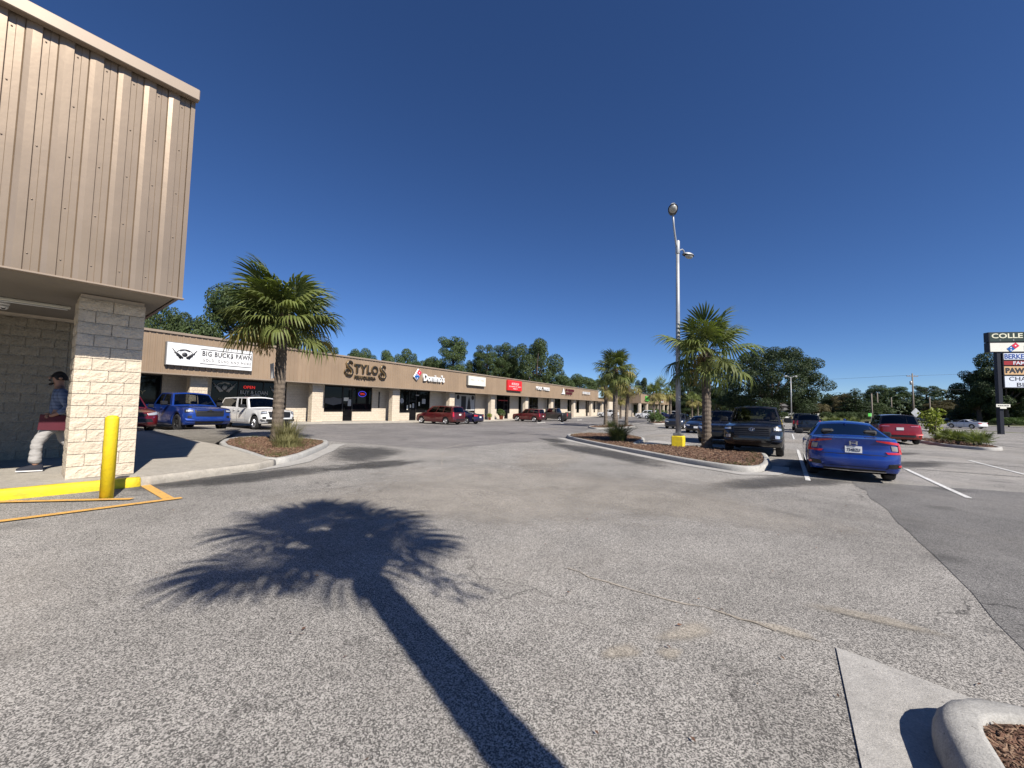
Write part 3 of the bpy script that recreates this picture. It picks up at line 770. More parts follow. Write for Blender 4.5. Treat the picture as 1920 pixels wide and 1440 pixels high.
# walkway and its kerb
n_ = 40; rows = []
for o_, dz in ((-1.8, .15), (.50, .15), (.545, .148), (.575, .12), (.585, -.02)):
    rows.append([(T0 + (T1 - T0) * i / n_, -o_, lz(T0 + (T1 - T0) * i / n_, o_) + dz) for i in range(n_ + 1)])
b = MB(); b.grid(rows, smooth=False); b.build('walkway', M['concrete'], LB)
PT = [-16.4, -8.2, -.3, 7.9, 16.5, 25.3, 35.1, 44.8, 55.8, 66.6, 75.0]
for i, t in enumerate(PT):
    z0 = lz(t) + .15; hw = .46
    b = MB(); b.box(t - hw + .03, t + hw - .03, .03, .47, z0 - .1, FB - .06)
    near = t < 20
    p = b.build('pillar', M['mortar'] if near else M['courses'], LB)
    if near:
        lay_blocks(p, t - hw, t + hw, .015, z0 + .005, 15)
        lay_blocks(p, 0, .5, 0, z0 + .005, 15, rad(-90), t - hw + .012, .5, 1)
    else:
        b = MB(); b.box(t - hw, t + hw, 0, .5, z0 - .1, FB - .058); b.build('pillar_facing', M['courses'], p)
# shop windows and doors
for k, (a, c, dr) in enumerate(WINS):
    s = max(lz(a), lz(c)) + .15; y = 1.42
    for p, q, isdoor in ([(a, c, 0)] if not dr else [(a, dr[0], 0), (dr[0], dr[1], 1), (dr[1], c, 0)]):
        z0 = s + .78 if not isdoor else s - .2
        z0 = z0 if not isdoor else min(lz(p), lz(q)) + .155
        nm = 'door' if isdoor else 'window'
        f = MB(); fr_ = .06
        f.box(p, q, y - .05, y + .03, z0, z0 + fr_); f.box(p, q, y - .05, y + .03, FB - .12, FB - .052)
        nmul = max(1, round((q - p) / 1.5)) if not isdoor else 1
        for i in range(nmul + 1):
            x = p + (q - p) * i / nmul; x = min(max(x, p + .03), q - .03)
            f.box(x - .03, x + .03, y - .052, y + .032, z0 + fr_ + .001, FB - .121)
        if isdoor: f.box(p + .06, q - .06, y - .051, y + .031, z0 + 2.05, z0 + 2.13); f.tube([(p + .16, y - .09, z0 + .85), (p + .16, y - .09, z0 + 1.25)], .014, 6)
        fo = f.build(nm, M['dark'], LB)
        g = MB()
        for i in range(nmul):
            x0 = p + (q - p) * i / nmul + .03; x1 = p + (q - p) * (i + 1) / nmul - .03
            g = MB(); g.box(x0, x1, y - .006, y + .006, z0 + fr_, FB - .12); g.build('pane', M['shop_glass'], fo)
# window lettering and stickers
LW = M['winprint'] = mat('window_print', (.42, .42, .41), .6, var=.06)
M['winprint_dim'] = mat('window_print_grey', (.10, .10, .10), .6, var=.1)
M['winprint_gold'] = mat('window_print_gold', (.34, .29, .16), .6, var=.06)
def place_text(parent, body, x, z, w_, h_, m, y, depth=.01, bold=.0, spacing=1.0, name='lettering', rot=0):
    return link(name, text_mesh(body, w_, h_, depth, m, bold, spacing), parent, (x, y, z), (rad(90), rot, 0))
yw = 1.358
def strokes(parent, x, z, w_, h_, m, y, seed=1, depth=.012):
    """lettering too small to read in the photograph: upright and slanted strokes"""
    rnd = random.Random(seed); b = MB(); n = max(4, int(w_ / (h_ * .75))); st = w_ / n
    for i in range(n):
        if n > 7 and rnd.random() < .1: continue
        cx = x - w_ / 2 + (i + .5) * st; t = h_ * .14
        k = rnd.randrange(4); x0, x1 = cx - st * .34, cx + st * .34
        b.box(x0, x0 + t, y - depth, y, z - h_ / 2, z + h_ / 2)
        if k in (0, 1): b.box(x1 - t, x1, y - depth, y, z - h_ / 2, z + h_ / 2)
        if k in (0, 2, 3): b.box(x0 + t + .001, x1 - t - .001, y - depth, y, z + h_ / 2 - t, z + h_ / 2)
        if k in (1, 2): b.box(x0 + t + .001, x1 - t - .001, y - depth, y, z - t / 2, z + t / 2)
        if k == 3: b.box(x0 + t + .001, x1, y - depth, y, z - h_ / 2, z - h_ / 2 + t)
    return b.build('lettering', m, parent)
def winsign(name, label, t, z, items, dz=0):
    o = thing(name, label, 'window sign', Vector((*lf(t, -yw), z)), rad(90) - LA)
    for it in items:
        place_text(o, it[0], it[1], it[2], it[3], it[4], it[5], 0, .006, .01)
    return o
def emblem(parent, x, z, s, m):
    b = MB()
    for sg in (-1, 1):
        for k in range(7):
            a0, a1 = k / 7 * 2.2, (k + 1) / 7 * 2.2
            b.tube([(x + sg * s * .42 * math.cos(a0 - .5), 0, z + s * .30 * math.sin(a0 - .5)), (x + sg * s * .42 * math.cos(a1 - .5), 0, z + s * .30 * math.sin(a1 - .5))], s * .02, 4)
        b.tube([(x + sg * s * .2, 0, z - s * .28), (x + sg * s * .62, 0, z + s * .30)], [s * .05, s * .02], 5)
        b.tube([(x + sg * s * .1, 0, z - s * .24), (x + sg * s * .36, 0, z + s * .02), (x + sg * s * .52, 0, z + s * .05)], [s * .06, s * .045, s * .03], 5)
    b.lathe([(.0001, -.01), (s * .14, -.008), (s * .14, .002)], 12, 'y', (x, 0, z - .02 * s))
    b.tube([(x - s * .25, 0, z + s * .2), (x, 0, z + s * .28), (x + s * .25, 0, z + s * .2)], s * .035, 5)
    return b.build('emblem', m, parent)
o = winsign('window_lettering', 'gold words on dark pawn shop window beside the near pillar', -10.9, 0, [('GOLD', -.35, 2.45, 1.1, .34, M['winprint_gold']), ('JEWELRY', -.35, 1.80, 1.9, .30, M['winprint_gold']), ('MORE', -.2, 1.15, 1.1, .26, M['winprint_dim'])])
o = winsign('window_lettering', 'white BUY & LOAN words and crossed emblems on dark shop window', -4.5, 0, [('BUY & LOAN', .15, 2.05, 1.85, .26, LW), ('GUNS', -1.7, 1.55, .8, .12, M['winprint_gold'])])
emblem(o, -1.75, 2.35, 1.15, LW); emblem(o, 1.85, 2.25, 1.0, LW); emblem(o, .25, 1.55, 1.2, LW)
neon_r = emit('neon_red', (1, .05, .04), .5); neon_b = emit('neon_blue', (.12, .10, 1), .5)
o = thing('neon_sign', 'red neon OPEN sign in pawn shop window above BUY & LOAN', 'neon sign', Vector((*lf(-4.7, -yw), 2.42)), rad(90) - LA)
place_text(o, 'OPEN', 0, 0, .75, .2, neon_r, 0)
o = thing('neon_sign', 'oval blue and red neon OPEN sign in barber shop window', 'neon sign', Vector((*lf(5.0, -yw), 2.28)), rad(90) - LA)
place_text(o, 'OPEN', 0, 0, .48, .18, neon_r, 0)
b = MB(); b.tube([(.42 * math.cos(k * .2618), 0, .25 * math.sin(k * .2618)) for k in range(25)], .022, 6); b.build('ring', neon_b, o)
def flat_sign(name, label, cat, t, z, pts, m, y=yw):
    o = thing(name, label, cat, Vector((*lf(t, -y), z)), rad(90) - LA)
    b = MB(); b.poly([(x, 0, zz) for x, zz in pts]); b.poly([(x, .006, zz) for x, zz in pts[::-1]]); b.build('print', m, o, fix=False); return o
flat_sign('window_decal', 'grey banner shaped decal across barber shop window', 'decal', 2.05, 1.62, [(-.8, .2), (-.4, .2), (0, .3), (.4, .2), (.8, .2), (.8, -.25), (0, -.42), (-.8, -.25)], M['winprint_dim'])
flat_sign('window_decal', 'pale circular sticker on the pizza shop window by the pillar', 'decal', 9.95, 1.75, [(.28 * math.cos(a * .5236), .28 * math.sin(a * .5236)) for a in range(12)], LW)
for i, (t, z, w_, h_) in enumerate(((11.2, 1.2, .2, .35), (11.6, 1.25, .25, .5), (10.75, 1.05, .16, .5), (13.2, 1.75, .55, .55), (12.5, 1.45, .2, .4), (12.2, 2.4, .5, .12), (3.3, 1.75, .5, .3), (3.65, 1.45, .35, .6))):
    flat_sign('window_poster', ('small white paper poster on the pizza shop glass' if i < 6 else 'white notice stuck on the barber shop door glass'), 'poster', t, z, [(-w_ / 2, -h_ / 2), (w_ / 2, -h_ / 2), (w_ / 2, h_ / 2), (-w_ / 2, h_ / 2)], M['winprint'] if i % 2 else M['offwhite'])['group'] = 'papers on shop glass'
o = flat_sign('window_poster', 'large pale grey window graphic with dark figure shapes behind blue sedan', 'poster', 20.8, 1.45, [(-2.05, -.75), (2.05, -.75), (2.05, 1.3), (-2.05, 1.3)], M['winprint'])
b = MB()
b.poly([(-.85, -.012, 1.1), (-.85, -.012, -.7), (.15, -.012, -.7), (.15, -.012, 1.1)]); b.poly([(.4, -.012, -.6), (1.2, -.012, -.6), (1.05, -.012, .4), (.8, -.012, 1.1), (.55, -.012, .4)])
for cx in (-1.5, 1.6): b.poly([(cx + .3 * math.cos(a * .5236), -.012, .95 + .3 * math.sin(a * .5236)) for a in range(12)])
b.build('dark_print', M['black'], o, fix=False)
o = thing('neon_sign', 'dim red strip sign glowing inside dark door beside potted plant', 'neon sign', Vector((*lf(30.1, -yw), 2.2)), rad(90) - LA)
b = MB(); b.box(-1.3, 1.3, 0, .01, -.07, .07); b.build('strip', mat('dim_red', (.35, .02, .02), .5), o)
o = thing('hanging_sign', 'slim vertical blade sign on shaded block wall beside barber shop window', 'sign', Vector((*lf(6.9, -1.29), 1.75)), rad(90) - LA)
b = MB(); b.box(-.07, .07, -.03, 0, -.75, .8); b.build('board', M['black'], o)
so_ = strokes(o, 0, .05, 1.2, .1, LW, 0, 9); so_.rotation_euler = (0, rad(90), 0); so_.location = (0, -.038, 0)

# ---------------- fascia signs
def fascia_sign(name, label, t0, t1, z0, z1, face, depth=.22, frame=None, m=.63):
    o = thing(name, label, 'shop sign', Vector((*lf((t0 + t1) / 2, m), (z0 + z1) / 2)), rad(90) - LA)
    W, Hh = t1 - t0, z1 - z0
    b = MB(); b.bbox(-W / 2, W / 2, -depth, 0, -Hh / 2, Hh / 2, .02); b.build('cabinet', frame or M['grey'], o)
    b = MB(); b.box(-W / 2 + .04, W / 2 - .04, -depth - .012, -depth - .002, -Hh / 2 + .04, Hh / 2 - .04); b.build('face', face, o)
    return o, -depth - .018
INK = mat('sign_ink', (.03, .03, .035), .5)
o, y = fascia_sign('shop_sign', 'long white pawn shop sign with crossed emblem and black lettering', -10.18, -5.62, 3.42, 4.78, M['white'])
def serif_text(parent, body, x, z, w_, h_, m, y, bold, serif, sp=1.15):
    me = text_mesh(body, w_, h_, .012, m, bold, sp); ob = link('lettering', me, parent, (x, y, z), (rad(90), 0, 0)); return ob
serif_text(o, 'BIG BUCK$ PAWN', .82, .17, 2.75, .36, INK, y, .022, 1)
place_text(o, 'GOLD, GUNS AND MORE', .82, -.22, 2.7, .20, INK, y, .01, .0, 1.35)
b = MB(); b.box(-.65, 2.2, y - .004, y + .004, .42, .46); b.box(-.65, 2.2, y - .004, y + .004, -.46, -.42); b.build('rule', INK, o)
b = MB()
e = emblem(o, -1.42, .02, .95, INK); e.location = (0, y, 0)
BLK = mat('sign_black', (.016, .015, .013), .45); BRZ = mat('bronze_edge', (.22, .15, .07), .4, .3)
o = thing('shop_sign', 'ornate black letters edged in bronze, two lines, above the barber shop', 'shop sign', Vector((*lf(3.72, .64), 4.3)), rad(90) - LA)
def spiral(cx, cz, s, fl):
    pts = []
    for k in range(22):
        a = k / 21 * 4.6; r = s * (.50 - .085 * a); pts.append((cx - fl * r * math.cos(a * 1.0 + .2), -.06, cz - r * math.sin(a + .2)))
    return pts
def S_shape(cx, cz, s):
    P = [(.36, .42), (.30, .62), (.10, .70), (-.14, .62), (-.24, .42), (-.14, .20), (.10, .02), (.30, -.16), (.36, -.40), (.24, -.62), (-.02, -.70), (-.30, -.62), (-.44, -.40), (-.38, -.18), (-.20, -.10), (-.06, -.22), (-.10, -.38)]
    return [(cx + x * s, -.06, cz + z * s) for x, z in P]
for m_, yy, k in ((BRZ, .0, 1.45), (BLK, -.05, 1.0)):
    b = MB()
    for cx in (-1.78, 1.78):
        q = [(x, y0 + yy, z) for x, y0, z in S_shape(cx, .06 if cx < 0 else -.0, .86)]
        b.tube(q, [s * k for s in (.04, .06, .07, .08, .1, .115, .12, .115, .1, .085, .075, .07, .065, .06, .05, .045, .03)], 6)
    b.build('letter_s', m_, o)
place_text(o, 'TYLO', 0, .12, 2.55, .82, BRZ, -.05, .10, .045, 1.15); place_text(o, 'TYLO', 0, .12, 2.45, .74, BLK, -.11, .06, .012, 1.18)
place_text(o, 'PELUQUERIA', -.1, -.66, 2.25, .36, BRZ, -.04, .08, .03, 1.05); place_text(o, 'PELUQUERIA', -.1, -.66, 2.2, .30, BLK, -.09, .06, .01, 1.07)
o = thing('shop_sign', "white channel letters beside tilted red and blue tile logo on brown fascia", 'shop sign', Vector((*lf(11.9, .64), 4.33)), rad(90) - LA)
place_text(o, "Domino's", .55, -.08, 3.3, .78, M['white'], -.10, .18, .025)
Mr = Matrix.Translation((-1.95, -.1, .12)) @ Matrix.Rotation(rad(36), 4, 'Y')
b = MB(); b.bbox(-.33, .33, -.09, .09, -.56, .56, .06, M=Mr); lg = b.build('logo_tile', M['white'], o)
b = MB(); b.box(-.26, .26, -.105, -.093, .03, .49, M=Mr); b.build('logo_half', M['red_logo'], lg)
b = MB(); b.box(-.26, .26, -.105, -.093, -.49, -.03, M=Mr); b.build('logo_half', M['blue_sign'], lg)
b = MB()
for x, z in ((0, .26), (-.12, -.15), (.12, -.37)): 
    c = [Mr @ Vector((x + .065 * math.cos(a * .628), -.11, z + .065 * math.sin(a * .628))) for a in range(10)]; b.poly(c)
b.build('pip', M['white'], lg, fix=False)
o, y = fascia_sign('shop_sign', 'blank cream box sign with faint grey lettering', 18.3, 22.05, 3.82, 5.02, M['offwhite'], .3)
fi = mat('faint_ink', (.5, .48, .42), .6)
for x, w_ in ((-1.05, .7), (.2, .3), (1.05, .7)): strokes(o, x, .12, w_, .14, fi, y, int(9 + x * 4))
o, y = fascia_sign('shop_sign', 'bright red box sign with white lines of lettering', 27.65, 31.7, 3.62, 5.1, M['red_sign'], .3, M['red_sign'])
strokes(o, 0, .25, 2.1, .32, M['white'], y, 3); strokes(o, 0, -.15, 3.5, .16, M['white'], y, 4); strokes(o, 0, -.45, 1.3, .16, M['white'], y, 5)
o = thing('shop_sign', 'white channel letters reading POOL TABLES on brown fascia', 'shop sign', Vector((*lf(39.4, .64), 4.4)), rad(90) - LA)
place_text(o, 'POOL TABLES', 0, 0, 5.0, .55, M['white'], -.1, .18, .025, 1.1)
MRN = mat('maroon_letters', (.12, .02, .03), .5)
o = thing('shop_sign', 'maroon two line channel letters with white triangular logo', 'shop sign', Vector((*lf(50.3, .64), 4.3)), rad(90) - LA)
strokes(o, .9, .3, 4.0, .46, MRN, -.1, 6, .18); strokes(o, .7, -.3, 3.4, .46, MRN, -.1, 7, .18)
b = MB(); b.poly([(-2.9, -.15, -.5), (-1.5, -.15, -.5), (-1.9, -.15, .3), (-2.2, -.15, .65), (-2.5, -.15, .3)]); b.box(-2.9, -1.5, -.14, 0, -.5, -.3); b.build('logo', M['white'], o, fix=False)
o = thing('shop_sign', 'small row of white channel letters near light blue sign', 'shop sign', Vector((*lf(60.6, .64), 4.45)), rad(90) - LA)
strokes(o, 0, 0, 4.6, .5, M['white'], -.1, 8, .18)
o, y = fascia_sign('shop_sign', 'light blue square sign at far end of brown fascia', 69.0, 74.9, 3.72, 5.55, M['lightblue'], .25, M['white'])
b = MB(); b.tube([(-1.6, y, .2), (-.6, y, .55), (.4, y, .25), (1.4, y, .45)], .05, 5); b.tube([(-1.4, y, -.3), (-.2, y, .1), (.9, y, -.25), (1.8, y, -.1)], .05, 5); b.build('wave_logo', mat('teal_ink', (.08, .28, .36), .5), o)

# ---------------- second block of shops, projecting beyond the far end
FP = LP + LD * 80 + LN * 8.1
FBd = thing('strip_mall', 'far brown shop wing with green sign, projecting forward past the long row', 'building', (FP.x, FP.y, 0), rad(90) - LA)
b = MB(); b.box(0, 46, .03, 22, 2.72, 5.0); b.build('upper_wall', M['metal_brown_trim'], FBd)
for i in range(50): link('fascia_panel', bp, FBd, (.915 * i, 0, 2.72 - FB * (2.28 / 2.3)), None, (1, 1, 2.28 / 2.3))
for i in range(11): link('fascia_panel', bp, FBd, (-.0, 10.1 - .915 * i, 2.72 - FB * (2.28 / 2.3)), (0, 0, rad(-90)), (1, 1, 2.28 / 2.3))
b = MB(); b.box(-.06, 46, -.06, .02, 4.96, 5.08); b.box(-.06, .02, .021, 22, 4.96, 5.08); b.build('coping', M['metal_brown_trim'], FBd)
b = MB(); b.box(.8, 46, 2.5, 22, -.9, 2.72); b.box(-4.6, .2, 6.6, 7, -.9, 2.9); b.build('wall', M['courses'], FBd)
for i, x in enumerate((.5, 9, 18, 27, 36, 45)):
    b = MB(); b.box(x - .45, x + .45, .1, .6, -.9, 2.72); b.build('pillar', M['courses'], FBd)
for a, c in ((3, 7), (11, 16), (20, 25), (29, 34), (38, 43)):
    b = MB(); b.box(a, c, 2.44, 2.5, -.6, 2.4); w_o = b.build('window', M['dark'], FBd)
    b = MB(); b.box(a + .08, c - .08, 2.42, 2.436, -.5, 2.3); b.build('pane', M['shop_glass'], w_o)
def far_sign(name, label, x0, x1, z0, z1, face, body):
    p = FP + LD * (x0 + x1) / 2 + LN * .05
    o = thing(name, label, 'shop sign', (p.x, p.y, (z0 + z1) / 2), rad(90) - LA); W, Hh = x1 - x0, z1 - z0
    b = MB(); b.bbox(-W / 2, W / 2, -.25, 0, -Hh / 2, Hh / 2, .03); b.build('cabinet', face, o)
    strokes(o, 0, 0, W * .6, Hh * .4, M['black'] if body == 1 else M['red_logo'], -.26, body)
far_sign('shop_sign', 'bright green box sign on far brown shop wing', 4.8, 9.6, 3.3, 4.6, M['green_sign'], 1)
far_sign('shop_sign', 'white and red box sign on far brown shop wing', 26, 31.5, 3.3, 4.7, M['white'], 2)

# ================================================================ PALMS, TREES, SHRUBS
def frond_mesh(seed, droop, petiole=.62, R_=.80, nseg=34, m=None, fold=.16):
    rnd = random.Random(seed); b = MB()
    # petiole
    P = []
    for k in range(6):
        s = k / 5; P.append((petiole * s, 0, -.10 * petiole * s * s))
    b.tube(P, [.022, .018, .015, .013, .012, .010], 4, 1)
    hx, hz = petiole, -.10 * petiole; A = rad(142)
    for i in range(nseg):
        a = -A + 2 * A * (i + .5) / nseg + rnd.uniform(-.02, .02); ca, sa = math.cos(a), math.sin(a); u = 1 - abs(a) / A
        ox = hx + .34 * R_ * u ** 1.2; oz = hz - droop * .16 * u; L = R_ * (.62 + .38 * u ** .5) * rnd.uniform(.88, 1.08)
        da = 2 * A / nseg; prev = None; dp = droop * rnd.uniform(.75, 1.3); tw = rnd.uniform(-.06, .06)
        for s, wf in ((.02, .5), (.33, 1.0), (.58, .74), (.80, .40), (1.0, 0)):
            d = L * s; z = oz + fold * abs(sa) * d * (1 - .5 * s) - dp * (.22 * s * s + .62 * max(0, s - .45) ** 2) * R_
            xx = d * (1 - .18 * dp * s * s)
            c = Vector((ox + ca * xx, sa * xx, z)); wd = min(.58 * da * max(d, .03), .060 * R_) * (1 if s < .4 else wf) * (1.0 if wf else 0)
            e = Vector((-sa, ca, tw)) * wd
            ridge = .012 if s < .7 else 0
            cur = (b.vert(c - e), b.vert(c + Vector((0, 0, ridge))), b.vert(c + e)) if wf else (b.vert(c),)
            if prev:
                if len(cur) == 3:
                    b.face((prev[0], prev[1], cur[1], cur[0])); b.face((prev[1], prev[2], cur[2], cur[1]))
                else: b.face((prev[0], prev[1], cur[0])); b.face((prev[1], prev[2], cur[0]))
            prev = cur
    return b.mesh('frond', [m or M['frond'], M['frond_y'] if False else (m or M['frond'])])

FR = {'up': [frond_mesh(s, .85) for s in (1, 2, 11)], 'mid': [frond_mesh(s, 1.2) for s in (3, 4, 5)], 'low': [frond_mesh(s, 1.5) for s in (6, 7)],
      'dry': [frond_mesh(8, 1.6, m=M['frond_y']), frond_mesh(9, 1.5, m=M['frond_y'])]}
FRL = {k: [frond_mesh(20 + i, d, nseg=16, m=m_) for i in range(2)] for k, d, m_ in (('up', .45, None), ('mid', .9, None), ('low', 1.3, None), ('dry', 1.5, M['frond_y']))}

def trunk_mesh(h, r, seed, boots=True, lean=(0, 0)):
    rnd = random.Random(seed); b = MB(); seg = 14; rows = []; n = int(h / .085)
    for k in range(n + 1):
        s = k / n; z = h * s; rr = r * (1.22 - .25 * min(1, s * 6)) * (1 - .10 * s) * (1.05 if k % 2 else .97)
        if boots and s > .86: rr *= 1.12
        cx, cy = lean[0] * s * s, lean[1] * s * s
        rows.append([(cx + rr * math.cos(a * 2 * math.pi / seg) * (1 + rnd.uniform(-.035, .035)), cy + rr * math.sin(a * 2 * math.pi / seg) * (1 + rnd.uniform(-.035, .035)), z - .05 + rnd.uniform(-.012, .012)) for a in range(seg)])
    ids = [[b.vert(p) for p in r_] for r_ in rows]
    for i in range(n):
        for a in range(seg): b.face((ids[i][a], ids[i][(a + 1) % seg], ids[i + 1][(a + 1) % seg], ids[i + 1][a]), 0, False)
    b.face(ids[-1])
    return b.mesh('trunk', M['bark_palm'])

def boots_mesh(h, r, seed, n=26, span=.9, big=1.0):
    rnd = random.Random(seed); b = MB()
    for k in range(n):
        a = k * 2.4 + rnd.uniform(-.2, .2); z = h - span * (1 - k / n) + rnd.uniform(-.03, .03); L = rnd.uniform(.14, .34) * big
        mt = Matrix.Translation((0, 0, z)) @ Matrix.Rotation(a, 4, 'Z') @ Matrix.Translation((r * .85, 0, 0)) @ Matrix.Rotation(-rad(rnd.uniform(35, 72)), 4, 'Y')
        w0, w1 = .07 * big, .035 * big
        P = [mt @ Vector(p) for p in ((0, -w0, -.015), (0, w0, -.015), (0, w0, .025), (0, -w0, .025), (L, -w1, -.008), (L, w1, -.008), (L, w1, .012), (L, -w1, .012))]
        q = [b.vert(p) for p in P]
        for f in ((0, 1, 5, 4), (1, 2, 6, 5), (2, 3, 7, 6), (3, 0, 4, 7), (4, 5, 6, 7)): b.face([q[i] for i in f])
    return b.fix('leaf_boots', M['boot'])

def fruit_mesh(seed, L=1.1):
    rnd = random.Random(seed); b = MB(); b.tube([(0, 0, 0), (.35, 0, .05), (.62, 0, -.2), (.7, 0, -.5 * L)], [.018, .015, .012, .006], 5)
    for k in range(150):
        s = rnd.random(); x = .35 + .35 * s + rnd.gauss(0, .07); z = .0 - L * s + rnd.gauss(0, .08); y = rnd.gauss(0, .09)
        l = rnd.uniform(.08, .2); b.face([b.vert((x - .01, y, z)), b.vert((x + .012, y + .01, z)), b.vert((x + rnd.uniform(-.06, .06), y + rnd.uniform(-.06, .06), z - l))])
        b.face([b.vert((x, y - .01, z)), b.vert((x, y + .012, z + .01)), b.vert((x + rnd.uniform(-.06, .06), y + rnd.uniform(-.06, .06), z - l))])
    return b.mesh('fruit_stalk', M['fruit'])
FRUIT = [fruit_mesh(1), fruit_mesh(2, .8)]

def palm(label, x, y, h, crown=1.0, n=34, r=.19, seed=1, fruit=0, lod=False, lean=(0, 0), dz=.12, lowest=-38, group=None, bigboots=1.0, dry=.08, rz=None, top=86):
    rnd = random.Random(seed)
    o = thing('palm_tree', label, 'palm tree', (x, y, zg(x, y) + dz), rnd.uniform(0, 6.28) if rz is None else rz, group)
    link('trunk', trunk_mesh(h, r, seed, True, lean), o)
    if not lod: link('leaf_boots', boots_mesh(h, r, seed, big=bigboots), o, (lean[0] * .95, lean[1] * .95, 0))
    F = FRL if lod else FR
    for k in range(n):
        s = (k + .5) / n; el = top - (top - lowest) * s ** .92 + rnd.uniform(-7, 7); az = k * 137.508 + rnd.uniform(-14, 14)
        if rnd.random() < .1: continue
        key = 'up' if el > 52 else 'mid' if el > 5 else 'low'
        if key == 'low' and rnd.random() < dry * 3: key = 'dry'
        me = rnd.choice(F[key]); sc_ = crown * rnd.uniform(.78, 1.12)
        fo = link('frond', me, o)
        fo.matrix_local = Matrix.Translation((lean[0], lean[1], h - .12 + .16 * math.sin(rad(el)))) @ Matrix.Rotation(rad(az), 4, 'Z') @ Matrix.Rotation(-rad(el), 4, 'Y') @ Matrix.Rotation(rnd.uniform(-.35, .35), 4, 'X') @ Matrix.Scale(sc_, 4)
    for k in range(fruit):
        az = rnd.uniform(0, 360)
        fo = link('fruit_stalk', FRUIT[k % 2], o)
        fo.matrix_local = Matrix.Translation((lean[0], lean[1], h - .15)) @ Matrix.Rotation(rad(az), 4, 'Z')
    return o

palm('palm with round crown and golden fruit stalks in bed beside the sidewalk', -8.4, 13.9, 4.5, 1.36, 50, .19, 3, 6, lowest=-16, dry=.05, top=74)
palm('palm beside the grey lamp post in the kerbed island', 8.2, 16.2, 4.05, 1.36, 32, .185, 5, 4, top=76, lowest=-24, bigboots=1.3, dry=0)
palm('dark-trunked palm standing behind clump of ornamental grass, tallest of its cluster', 10.85, 40.3, 6.1, 1.6, 42, .27, 7, 0, lowest=-50)
palm('shorter palm with yellow-green crown left of the tallest palm in its cluster', 11.3, 46.2, 4.7, 1.2, 24, .22, 8, 0, True, lowest=-50, dry=.3)
palm('slightly leaning palm with yellow-green crown right of the tallest palm in its cluster', 13.6, 45.6, 4.7, 1.25, 24, .2, 9, 0, True, lean=(-.3, .5), lowest=-50, dry=.3)
palm('small palm in front of the shaded wall of the far shop wing', 21.8, 77, 4.4, 1.4, 22, .2, 10, 0, True, dry=.4, lowest=-55)
for i, (x, y, h, c) in enumerate(((21.2, 57.5, 4.5, 1.25), (23.3, 60.5, 5.1, 1.4), (26.2, 63.5, 4.8, 1.3))):
    palm(['yellowish palm beside the green shop sign', 'tallest of three yellowish palms in front of far shop wing', 'yellowish palm beside the white and red shop sign'][i], x, y, h, c, 24, .2, 20 + i, 0, True, lowest=-50, dry=.3)
for i, (px, Y, h, c) in enumerate(((1298, 92, 4.6, 1.5), (1309, 95, 4.2, 1.3), (1343, 104, 3.7, 1.3), (1368, 106, 3.5, 1.2), (1396, 100, 4.2, 1.5))):
    palm('small far palm with yellow-green crown before the dark trees beyond the parked cars', (px - 960) / 721 * Y, Y, h, c, 20, .19, 30 + i, 0, True, lowest=-45, dry=.3, group='far palms before dark trees')
# the palm next to the camera: its shadow lies across the foreground asphalt
palm('palm in the near kerbed bed whose shadow falls on the asphalt', 2.02, -.88, 5.75, .98, 22, .15, 57, 3, lowest=2, bigboots=2.4, rz=0, lean=(-.12, .05))

def tuft(name, label, x, y, h, spread, n, m, seed, wid=.012, bend=.5, dz=.12):
    o = tag(link(name, tuft_mesh(name, n, h, spread, m, seed, wid, bend)), label, 'grass'); o.location = (x, y, zg(x, y) + dz); return o
tuft('ornamental_grass', 'dry ornamental grass clump at the foot of the palm beside the sidewalk', -7.65, 13.25, .95, .9, 420, M['grass'], 3, .006, .8)
tuft('ornamental_grass', 'low straw coloured grass clump in bed beside the sidewalk', -7.0, 12.2, .5, 1.3, 420, M['grass'], 4, .006, .9)
tuft('ornamental_grass', 'round green ornamental grass clump at the tip of lamp post island', 5.25, 18.9, 1.25, 1.1, 620, M['grass_green'], 5, .008, 1.25)
tuft('ornamental_grass', 'small grass clump at the foot of far palm cluster', 10.2, 39.2, .9, .9, 160, M['grass_green'], 6, .012, 1.2)

def leaf_crown(name, blobs, n, size, m, seed, flat=.0):
    rnd = random.Random(seed); b = MB(); tot = sum(r[3] * r[4] * r[5] for r in blobs)
    for cx, cy, cz, rx, ry, rz in blobs:
        k = int(n * (rx * ry * rz) / tot)
        for _ in range(k):
            while True:
                x, y, z = rnd.uniform(-1, 1), rnd.uniform(-1, 1), rnd.uniform(-1, 1); q = x * x + y * y + z * z
                if q < 1 and rnd.random() < .12 + q: break
            c = Vector((cx + x * rx, cy + y * ry, cz + z * rz)); s = size * rnd.uniform(.55, 1.35)
            nrm = Vector((x + rnd.gauss(0, .6), y + rnd.gauss(0, .6), z + .35 + rnd.gauss(0, .6))).normalized()
            t = nrm.orthogonal().normalized(); t = Matrix.Rotation(rnd.uniform(0, 6.28), 3, nrm) @ t; u = nrm.cross(t)
            b.face([b.vert(c - t * s), b.vert(c - u * s * .5 + nrm * s * .15), b.vert(c + t * s), b.vert(c + u * s * .5 + nrm * s * .1)])
    return b.mesh(name, m)

